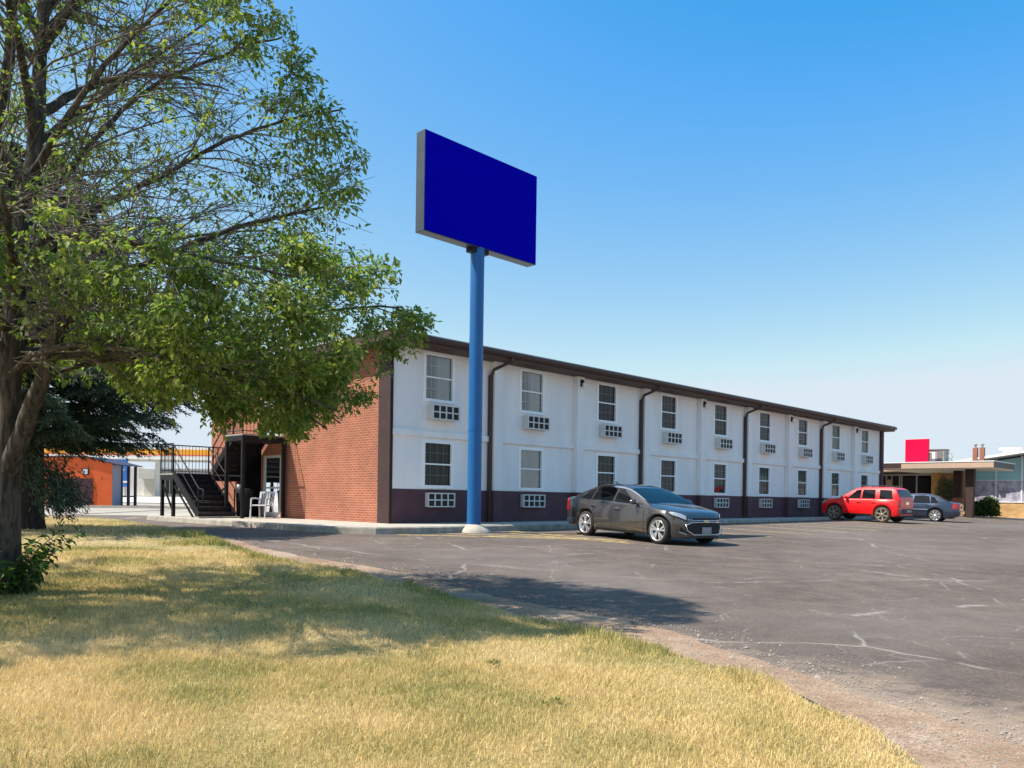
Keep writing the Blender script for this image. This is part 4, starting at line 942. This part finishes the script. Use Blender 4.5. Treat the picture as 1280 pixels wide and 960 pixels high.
kb.add(vs, [(i*4+j, i*4+(j+1) % 4, (i+1)*4+(j+1) % 4, (i+1)*4+j) for i in range(n) for j in range(4)]); struct(kb.build('far_kerb', M['concrete']))

# ------------------------------------------------------------------ big broadleaf tree
TX, TY = -5.54, 8.72; TZ = zg(TX, TY)+.03
tree = thing('broadleaf_tree', 'large broad leaved tree with forked trunk and many thin bare twigs', 'tree', (TX, TY, TZ), 0)
def T(px, py, y):
    """rough sketch units: (px,py) seen square-on, y metres further back"""
    s = (TY+y)/1010.; return Vector(((px-640)*s-TX, y, EYE-TZ-(py-622)*s))
wood = MB(); fine = MB(); pale = MB(); LC = []; LD = []; LL = []
ZLOW = interp([(-6,2.7),(.9,2.55),(1.5,2.42),(2.1,2.10),(2.6,1.85),(3.2,1.80),(3.7,2.0),(4.1,2.5),(4.7,3.0)])
RENV = interp([(1.2,1.2),(1.6,2.1),(1.75,2.9),(2.0,3.5),(2.3,3.95),(2.8,4.2),(3.1,4.62),(3.4,4.15),(3.7,3.85),(4.4,3.65),(5.1,3.6),(5.8,3.3),(6.5,2.9),(7.5,2.3),(8.5,1.5),(9.4,.3)])
def env(p):
    """how far inside the crown (<1 inside)"""
    if p.z < ZLOW(p.x)+.75*mnoise.noise((p.x*2.3, p.y*2.3, 4.)): return 2.
    yy = p.y/(.95 if p.y > 0 else (.86 if p.x < 1.6 else .66)); r = math.hypot(p.x+.0, yy); f = 1+.10*mnoise.noise((p.x*1.1, p.y*1.1, p.z*1.3)); return r/(RENV(min(max(p.z, 1.2), 9.4))*f)
def smooth(pts, n=4):
    P = [pts[0]]+list(pts)+[pts[-1]]; out = []
    for i in range(1, len(P)-2):
        for k in range(n):
            t = k/n; a, b_, c, d = P[i-1], P[i], P[i+1], P[i+2]
            out.append(.5*((2*b_)+(c-a)*t+(2*a-5*b_+4*c-d)*t*t+(3*b_-a-3*c+d)*t**3))
    out.append(pts[-1]); return out
def limb(pts, r0, r1, n=9):
    P = smooth(pts); m = len(P); P = [p+Vector((random.uniform(-1,1), random.uniform(-1,1), random.uniform(-1,1)))*.012 if 0 < i < m-1 else p for i, p in enumerate(P)]
    wood.tube(P, [r0+(r1-r0)*(i/(m-1))**.8 for i in range(m)], n, 0); return P
trunkA = limb([T(6,775,0), T(8,720,0), T(8,600,0), T(10,500,0), T(14,400,0), T(22,300,.1), T(38,180,.2), T(45,60,.3), T(52,-60,.3), T(58,-170,.4), T(66,-300,.5)], .175, .03, 14)
wood.tube([T(6,790,0), T(7,745,0), T(8,700,0)], [.27, .20, .155], 14)
limbs = []
def L_(spec, r0, r1): P = limb([T(*s) for s in spec], r0, r1); limbs.append((P, r0)); return P
L_([(12,520,0),(60,478,.2),(150,455,.3),(260,470,.5),(350,500,.6),(425,532,.7)], .032, .008)
L_([(90,452,.2),(200,452,0),(300,480,-.2),(370,515,-.3),(408,540,-.3)], .035, .007)
L_([(8,575,0),(-12,470,.3),(-25,330,.5),(-12,180,.5),(4,80,.4),(8,-40,.4),(15,-200,.3)], .13, .03)
L_([(9,610,0),(28,548,-.15),(52,480,-.3),(78,412,-.3),(125,360,-.2),(195,330,0),(290,290,.2),(400,262,.4)], .115, .012)
L_([(16,380,0),(60,322,0),(110,272,.2),(190,230,.3),(260,190,.4),(330,160,.5),(420,140,.6)], .052, .010)
L_([(32,230,.1),(60,185,-.1),(100,120,-.3),(150,60,-.4),(200,12,-.5),(262,-45,-.6)], .05, .012)
L_([(24,300,.1),(60,250,.4),(130,160,.8),(200,105,1.1),(300,62,1.3),(345,50,1.3)], .045, .010)
L_([(15,450,0),(60,442,.4),(130,432,.8),(230,420,1.0),(330,405,1.1),(430,388,1.1),(498,386,1.1)], .05, .010)
L_([(12,475,0),(70,452,-.3),(150,450,-.6),(250,462,-.8),(340,485,-.9),(415,515,-.9)], .045, .010)
L_([(14,430,.1),(80,440,.7),(160,465,1.3),(260,490,1.8),(350,515,2.1)], .05, .010)
L_([(18,350,.1),(70,330,.8),(150,318,1.6),(240,300,2.2),(340,290,2.7)], .05, .010)
L_([(20,320,0),(80,300,-.5),(160,310,-.9),(260,330,-1.2),(370,350,-1.4)], .06, .008)
L_([(36,190,.2),(90,150,.9),(170,90,1.8),(270,20,2.4)], .06, .010)
L_([(45,70,.3),(90,0,.1),(160,-90,0),(240,-150,-.1)], .06, .010)
L_([(10,480,0),(40,452,-.5),(110,440,-1.0),(190,450,-1.3),(270,480,-1.5)], .035, .006)
L_([(46,30,.3),(110,-80,1.0),(190,-140,1.6)], .05, .010)
for az, z0, ln, rise in ((100,2.6,3.2,.25),(140,2.3,3.6,.2),(175,2.2,3.8,.1),(205,2.6,3.4,.15),(240,2.5,2.4,.2),(265,3.2,2.2,.3),(160,4.2,3.2,.45),(220,4.2,2.6,.5),(120,4.6,3.0,.5),(60,5.2,2.6,.6),(190,5.8,2.4,.8),(90,6.2,2.0,.9),(20,6.6,2.0,.9),(130,6.8,1.6,1.0),(250,6.2,1.5,.9),(75,2.4,3.0,.1),(230,3.2,3.3,.2),(256,2.9,3.3,.15),(278,3.6,3.2,.25),(300,3.0,2.9,.15),(245,4.6,2.8,.4),(290,5.0,2.4,.45)):
    a = R(az); d = Vector((math.cos(a), math.sin(a), 0)); P0 = min(trunkA, key=lambda p: abs(p.z-z0))
    P = limb([P0, P0+d*ln*.3+Vector((0,0,ln*.3*(rise+.3))), P0+d*ln*.65+Vector((0,0,ln*.65*(rise+.1))), P0+d*ln+Vector((0,0,ln*rise*.9))], .06, .010, 7); limbs.append((P, .06))
def perp(d): v = Vector((random.gauss(0,1), random.gauss(0,1), random.gauss(0,.6))); v = v-d*v.dot(d); return v.normalized()
def density(p):
    """leafiness: full at the rim and in the low skirt, thin inside where the bare twigs show"""
    e = env(p); n = mnoise.noise((p.x*1.3, p.y*1.3, p.z*1.3)); n2 = mnoise.noise((p.x*3.1+7, p.y*3.1, p.z*3.1)); edge = p.x/RENV(min(max(p.z, 1.2), 9.4))
    if p.z > 3.3 and edge < .74+.10*n:
        if p.x < .9: return max(.02, .10+.45*n2)
        return max(.015, .02+.42*(n2-.12))
    if p.z < 2.5 and p.x < 1.9: return .10+.3*max(0, n)
    if p.z < 3.3: return max(.06 if p.x < 2.3 else .16, (.60 if p.x > 2.3 else .46)+1.2*n2)
    return max(.03, (.35 if p.z > 4.0 else .45)+.95*n2)
def add_leaves(pts, k, dens):
    for _ in range(k):
        if random.random() > dens: continue
        i = random.random()*(len(pts)-1); a = int(i); p = pts[a].lerp(pts[a+1], i-a)
        if env(p) > 1.04: continue
        t = (pts[a+1]-pts[a]).normalized(); side = perp(t)
        base = (t*.4+side+Vector((0,0,-.45))).normalized(); st_ = p+base*.05
        for q in range(3):
            dd = (base+Vector((random.gauss(0,.45), random.gauss(0,.45), random.gauss(-.15,.35)))).normalized()
            LC.append(st_+Vector((random.gauss(0,.025), random.gauss(0,.025), random.gauss(0,.02)))); LD.append(dd); LL.append(random.uniform(.045,.088))
ntw = 0
for P, r0 in limbs+[(trunkA[len(trunkA)*5//8:], .08)]:
    n = len(P); length = sum((P[i+1]-P[i]).length for i in range(n-1)); cnt = max(6, int(length*5.8))
    for c in range(cnt):
        f = .18+.82*(c+random.random())/cnt; i = min(int(f*(n-1)), n-2); p = P[i].lerp(P[i+1], f*(n-1)-i); t = (P[i+1]-P[i]).normalized()
        d = (t*random.uniform(.6,1.1)+perp(t)*random.uniform(.5,.95)+Vector((0,0,.12))).normalized(); ln = random.uniform(.7,2.1)*(1.15-.55*f)
        B = [p]; dd = d.copy()
        for s in range(5):
            dd = (dd+Vector((random.gauss(0,.10), random.gauss(0,.10), random.gauss(-.05,.08)))).normalized(); nxt = B[-1]+dd*ln/5
            if env(nxt) > 1.0: break
            B.append(nxt)
        if len(B) < 3: continue
        rr = .013*(1.2-.5*f); m = len(B); fine.tube(B, [rr*(1-.75*k/(m-1)) for k in range(m)], 5, 0, False)
        tc = int(ln*7.5)+2
        for _ in range(tc):
            g = random.uniform(.2,1.0)*(m-1); k = min(int(g), m-2); q = B[k].lerp(B[k+1], g-k); tt = (B[k+1]-B[k]).normalized()
            d2 = (tt*random.uniform(.6,1.2)+perp(tt)*random.uniform(.4,.9)).normalized(); l2 = random.uniform(.3,.95); C = [q]
            for s in range(3):
                d2 = (d2+Vector((random.gauss(0,.10), random.gauss(0,.10), random.gauss(-.09,.08)))).normalized(); nx_ = C[-1]+d2*l2/3
                if env(nx_) > 1.05: break
                C.append(nx_)
            if len(C) < 2: continue
            fine.tube(C, [.0055*(1-.6*s/(len(C)-1)) for s in range(len(C))], 3, 0, False); ntw += 1
            mid = C[len(C)//2]; add_leaves(C, int(l2*30), density(mid)); 
            if env(C[-1]) > .8 or C[-1].z < 3.2: add_leaves(C[-2:], 7, .8*density(mid))
# dead twigs in front of the trunk, coloured paler for sun catching them
for _ in range(70):
    p = T(random.uniform(0,60), random.uniform(230,470), random.uniform(-.4,.1)); d = Vector((random.uniform(.6,1.2), random.uniform(-.7,.2), random.uniform(-.35,.35))).normalized(); C = [p]; l2 = random.uniform(.5,1.7)
    for s in range(7):
        d = (d+Vector((random.gauss(0,.13), random.gauss(0,.10), random.gauss(.03,.13)))).normalized(); C.append(C[-1]+d*l2/7)
    pale.tube(C, [.009*(1-.75*s/7) for s in range(8)], 4, 0, False)
    for _2 in range(4):
        k = random.randint(2,6); d2 = (d+perp(d)*.8).normalized(); pale.tube([C[k], C[k]+d2*.15, C[k]+d2*.3+Vector((0,0,random.uniform(-.06,.04)))], [.005,.004,.002], 3, 0, False)
trunk = wood.build('trunk', M['bark'], tree, fix=False)
fine.build('twigs', M['twig_dark'], tree, fix=False); pale.build('dead_twigs', M['twig'], tree, fix=False)
LC = np.array([tuple(v) for v in LC]); LD = np.array([tuple(v) for v in LD]); LL = np.array(LL)
co, fs = leaf_arrays(LC, LD, np.array([0,0,1.])+rdir(len(LC))*.55, LL, LL*rng.uniform(.42,.62,len(LL))); np_mesh('crown', co, fs, M['leaf'], tree)
print('leaves', len(LC), 'twigs', ntw)
# leafy suckers at its foot
sk = thing('sucker_shrub', 'clump of dark green leafy suckers at the foot of the big tree', 'shrub', (TX, TY, TZ), 0)
b = MB(); c_, d_, l_ = [], [], []
for k in range(64):
    a = random.uniform(-2.4, .9); r0 = random.uniform(.1,.3); p = Vector((r0*math.cos(a), r0*math.sin(a)-.06, -.03)); d = Vector((math.cos(a)*.32, math.sin(a)*.3-.1, 1)).normalized(); C = [p]; ln = random.uniform(.25,.95)
    for s in range(5): d = (d+Vector((math.cos(a)*.10, math.sin(a)*.10, -.06))+Vector((random.gauss(0,.05), random.gauss(0,.05), 0))).normalized(); C.append(C[-1]+d*ln/5)
    b.tube(C, [.006*(1-.6*s/5) for s in range(6)], 4)
    for q in range(int(ln*26)):
        g = random.uniform(.15,1)*5; i = min(int(g), 4); c_.append(C[i].lerp(C[i+1], g-i)); v = perp(d); d_.append((v+Vector((0,0,-.25))+d*.3).normalized()); l_.append(random.uniform(.06,.13))
b.build('stems', M['twig_dark'], sk, fix=False)
c_ = np.array([tuple(v) for v in c_]); d_ = np.array([tuple(v) for v in d_]); l_ = np.array(l_)
co, fs = leaf_arrays(c_, d_, np.array([0,0,1.])+rdir(len(c_))*.5, l_, l_*.55); np_mesh('foliage', co, fs, M['leaf_low'], sk)

# ------------------------------------------------------------------ spruce behind
SX, SY = -11.3, 18.9; SZ = zg(SX, SY)
sp = thing('spruce_tree', 'dark blue green spruce with drooping boughs behind the big tree', 'tree', (SX, SY, SZ), 0)
b = MB(); b.tube([(0,0,-.2), (0,0,.3), (.02,0,2), (0,.03,5), (0,0,8.9)], [.42, .33, .28, .15, .02], 14); b.build('trunk', M['bark_dark'], sp, fix=False)
bw = MB(); c_, d_, l_, w_ = [], [], [], []
H = 9.0
for k in range(150):
    z = 1.9+(H-2.0)*(k/150)**1.05; a = k*2.4+random.uniform(-.3,.3); ln = (4.5*(1-(z-1.6)/(H-1.4))**.8*min(1, .55+.35*(z-1.8)))*random.uniform(.82,1.08)+.3
    d = Vector((math.cos(a), math.sin(a), .12)); C = [Vector((0,0,z))]; m = 9
    for s in range(m):
        f = s/m; d2 = Vector((d.x, d.y, .22-.50*f+.30*f*f)).normalized(); C.append(C[-1]+d2*ln/m)
    bw.tube(C, [.03*(1-.85*s/m) for s in range(m+1)], 5, 0, False)
    for s in range(2, m+1):
        f = s/m
        for side in (-1, 1):
            for rep in range(3):
                t = (C[s]-C[s-1]).normalized(); sd = t.cross(Vector((0,0,1))).normalized()*side
                l2 = ln*.34*(1-.62*f)*random.uniform(.6,1.1)+.12; dd = (t*.8+sd*random.uniform(.5,.95)+Vector((0,0,-.32+random.gauss(0,.12)))).normalized(); p = C[s-1].lerp(C[s], random.random())
                nn = max(3, int(l2/.06))
                for q in range(nn):
                    pp = p+dd*l2*q/nn+Vector((0,0,-.10*(q/nn)**2))
                    for e in range(3):
                        c_.append(pp); d_.append((dd*.9+Vector((random.gauss(0,.5), random.gauss(0,.5), random.gauss(-.25,.35)))).normalized()); l_.append(random.uniform(.09,.17)); w_.append(random.uniform(.018,.036))
# one low bough trailing to the ground on the right
C = [Vector((.1,-.5,2.3)), Vector((.75,-.9,1.75)), Vector((1.1,-1.0,1.25)), Vector((1.4,-1.1,.8))]; bw.tube(smooth(C), .03, 6, 0, False)
for q in range(2600):
    f = random.random()**.6; p = C[1].lerp(C[3], f)+Vector((random.gauss(.05,.22), random.gauss(0,.22), random.gauss(-.12,.20))); p.z = max(p.z, .05)
    c_.append(p); d_.append(Vector((random.gauss(.4,.5), random.gauss(0,.5), -.7))); l_.append(random.uniform(.08,.17)); w_.append(random.uniform(.02,.04))
bw.build('boughs', M['bark_dark'], sp, fix=False)
c_ = np.array([tuple(v) for v in c_]); d_ = np.array([tuple(v) for v in d_])
co, fs = leaf_arrays(c_, d_, rdir(len(c_)), np.array(l_), np.array(w_)); np_mesh('crown', co, fs, M['needle'], sp); print('needles', len(c_))

# ------------------------------------------------------------------ grass
from mathutils.geometry import intersect_point_tri_2d
LP = np.array(OUTLINE['lawn']); LAWN_ = np.array(LAWN)
def inside(x, y, poly=LP):
    r = np.zeros(len(x), bool); j = len(poly)-1
    for i in range(len(poly)):
        xi, yi = poly[i]; xj, yj = poly[j]; c = ((yi > y) != (yj > y)) & (x < (xj-xi)*(y-yi)/(yj-yi+1e-12)+xi); r ^= c; j = i
    return r
def blades(name, x, y, h, w, mat, label_kind='stuff'):
    n = len(x); z = np.array([zg(a, c)+bumps(a, c) for a, c in zip(x, y)])+.042
    a = rng.uniform(0, 2*PI, n); s = np.stack([np.cos(a), np.sin(a), np.zeros(n)], 1)*w[:, None]/2; ln = rng.normal(0, .42, (n, 2))*h[:, None]
    base = np.stack([x, y, z], 1); mid = base+np.stack([ln[:, 0]*.35, ln[:, 1]*.35, h*.62], 1); tip = base+np.stack([ln[:, 0], ln[:, 1], h], 1)
    co = np.stack([base-s, base+s, mid+s*.8, tip, mid-s*.8], 1).reshape(-1, 3); k = np.arange(n)*5
    fs = np.concatenate([np.stack([k, k+1, k+2], 1), np.stack([k, k+2, k+4], 1), np.stack([k+4, k+2, k+3], 1)])
    o = np_mesh(name, co, fs, mat); o['kind'] = 'stuff'; return o
def scatter(n, x0, x1, y0, y1, keep=None):
    x = rng.uniform(x0, x1, n); y = rng.uniform(y0, y1, n); k = inside(x, y)&(np.abs(x) < y*.72+1.2)
    if keep is not None: k &= keep(x, y)
    return x[k], y[k]
def patchy(x, y, s=.8, o=0): return np.array([mnoise.noise((a*s, c*s, o)) for a, c in zip(x, y)])
X, Yv = [], []
for n, x0, x1, y0, y1 in ((230000,-5.2,2.3,3.4,6.2), (150000,-7,2.1,6.2,9.5), (80000,-10,0,9.5,14), (50000,-18,-3,14,30)):
    x, y = scatter(n, x0, x1, y0, y1); X.append(x); Yv.append(y)
X = np.concatenate(X); Yv = np.concatenate(Yv); pn = patchy(X, Yv, 1.1, 2); far = np.clip((Yv-6)/12, 0, 1)
blades('dry_grass', X, Yv, (rng.uniform(.012,.05,len(X)))*(1+.6*pn), rng.uniform(.0024,.0052,len(X))*(1+2.6*far), M['blade'])
# greener tufts: along the lot edge and in patches
x, y = scatter(230000, -8, 2.3, 3.4, 18); pn = patchy(x, y, .9, 11)
def edge_d(x, y):
    d = np.full(len(x), 9.)
    for i in range(14):
        a, c = LAWN_[i], LAWN_[i+1]; t = np.clip(((x-a[0])*(c[0]-a[0])+(y-a[1])*(c[1]-a[1]))/((c[0]-a[0])**2+(c[1]-a[1])**2), 0, 1); d = np.minimum(d, np.hypot(x-a[0]-t*(c[0]-a[0]), y-a[1]-t*(c[1]-a[1])))
    return d
ed = edge_d(x, y); k = (((ed < .25+.9*pn)&(y > 5.6)&(rng.random(len(x)) < .7))|((pn > .38)&(rng.random(len(x)) < .5))|((np.hypot(x-TX, y-TY) < 1.6)&(rng.random(len(x)) < .5)))
x, y, e2, pn = x[k], y[k], ed[k], pn[k]
blades('green_grass', x, y, rng.uniform(.025,.065,len(x))*(1+.55*(e2 < .4)*(.5+rng.random(len(x))))*(1+.8*pn), rng.uniform(.003,.006,len(x))*(1+2.2*np.clip((y-6)/12, 0, 1)), M['blade_green'])
# broad-leaved weeds dotted in the lawn
for i, (wx, wy, lab) in enumerate(((.28,5.05,'dark green weed tuft in the dry grass near the bottom centre'), (-.12,6.05,'low green weed tuft in the middle of the dry lawn'), (-1.35,10.75,'taller green weed tuft at the lawn edge beside the tree shadow'))):
    bush('weed', lab, 'weed', (wx, wy, zg(wx, wy)+.04), .06, .05, .035, 40, M['blade_green'], .032)
# pebbles on the dirt strip
n = 17000; u = rng.uniform(0, 1, n); seg = rng.integers(2, 15, n); DP = np.array(DIRT); a = DP[seg]; c = DP[seg+1-1+1*(seg < 15)]; px_ = a[:, 0]+(c[:, 0]-a[:, 0])*u; py_ = a[:, 1]+(c[:, 1]-a[:, 1])*u
off = rng.normal(.25, .45, n); px_ -= off*DX*1.0; py_ -= off*DY*1.0; k = ~inside(px_, py_)&(py_ > 3.2); px_, py_ = px_[k], py_[k]; n = len(px_)
s = np.clip(rng.lognormal(-5.5, .55, n), .002, .026); v = np.array([(1,0,0),(-.5,.87,0),(-.5,-.87,0),(.1,.05,.8)]); ro = rng.uniform(0, 2*PI, n)
V = np.repeat(v[None], n, 0)*(.6+.8*rng.random((n, 4, 1))); vx = V[:, :, 0]*np.cos(ro)[:, None]-V[:, :, 1]*np.sin(ro)[:, None]; vy = V[:, :, 0]*np.sin(ro)[:, None]+V[:, :, 1]*np.cos(ro)[:, None]
zz = np.array([zg(a_, b_) for a_, b_ in zip(px_, py_)])+.008
co = np.stack([vx*s[:, None]+px_[:, None], vy*s[:, None]+py_[:, None], V[:, :, 2]*s[:, None]+zz[:, None]], 2).reshape(-1, 3); k = np.arange(n)*4
fs = np.concatenate([np.stack([k, k+1, k+3], 1), np.stack([k+1, k+2, k+3], 1), np.stack([k+2, k, k+3], 1)]); o = np_mesh('gravel', co, fs, M['pebble']); o['kind'] = 'stuff'

# ------------------------------------------------------------------ camera and light
cam = bpy.data.cameras.new('camera'); co_ = bpy.data.objects.new('camera', cam); COL.objects.link(co_)
cam.sensor_width = 36; cam.lens = 36*1010/1280; cam.shift_y = 142/1280; cam.clip_end = 6000; cam.clip_start = .05
co_.location = (0, 0, EYE); co_.rotation_euler = (Matrix.Rotation(R(90), 3, 'X')@Matrix.Rotation(.0139, 3, 'Z')).to_euler(); sc.camera = co_
SUN_EL = 54; az = math.atan2(-.985, -.17)     # azimuth measured from +Y towards +X
Sv = Vector((math.sin(az)*math.cos(R(SUN_EL)), math.cos(az)*math.cos(R(SUN_EL)), math.sin(R(SUN_EL))))
sl = bpy.data.lights.new('sun', 'SUN'); sl.energy = 3.8; sl.angle = R(.53); sl.color = (1, .95, .87)
so = bpy.data.objects.new('sun', sl); COL.objects.link(so); so.rotation_euler = (-Sv).to_track_quat('-Z', 'Y').to_euler(); so.location = (-20, -5, 30)
w = bpy.data.worlds.new('World'); sc.world = w; w.use_nodes = True; nt = w.node_tree
sky = nt.nodes.new('ShaderNodeTexSky'); sky.sky_type = 'NISHITA'; sky.sun_disc = False; sky.sun_elevation = R(SUN_EL); sky.sun_rotation = az % (2*PI)
sky.air_density = 1.0; sky.dust_density = 1.0; sky.ozone_density = 6.0
bg = nt.nodes['Background']; bg.inputs['Strength'].default_value = .118
gr = nt.nodes.new('ShaderNodeVectorMath'); gr.operation = 'MULTIPLY_ADD'; gr.inputs[1].default_value = (1.92, 1.05, 1.18); gr.inputs[2].default_value = (-1.38, .0, .0); nt.links.new(sky.outputs[0], gr.inputs[0])
mn = nt.nodes.new('ShaderNodeVectorMath'); mn.operation = 'MINIMUM'; mn.inputs[1].default_value = (3.1, 3.55, 3.95); nt.links.new(gr.outputs[0], mn.inputs[0]); nt.links.new(mn.outputs[0], bg.inputs['Color'])
vs_ = sc.view_settings; vs_.view_transform = 'Standard'; vs_.look = 'None'; vs_.exposure = .97; vs_.gamma = 1; vs_.use_curve_mapping = False
sc.render.engine = 'CYCLES'; sc.cycles.max_bounces = 8; sc.cycles.transparent_max_bounces = 8; sc.cycles.use_denoising = True
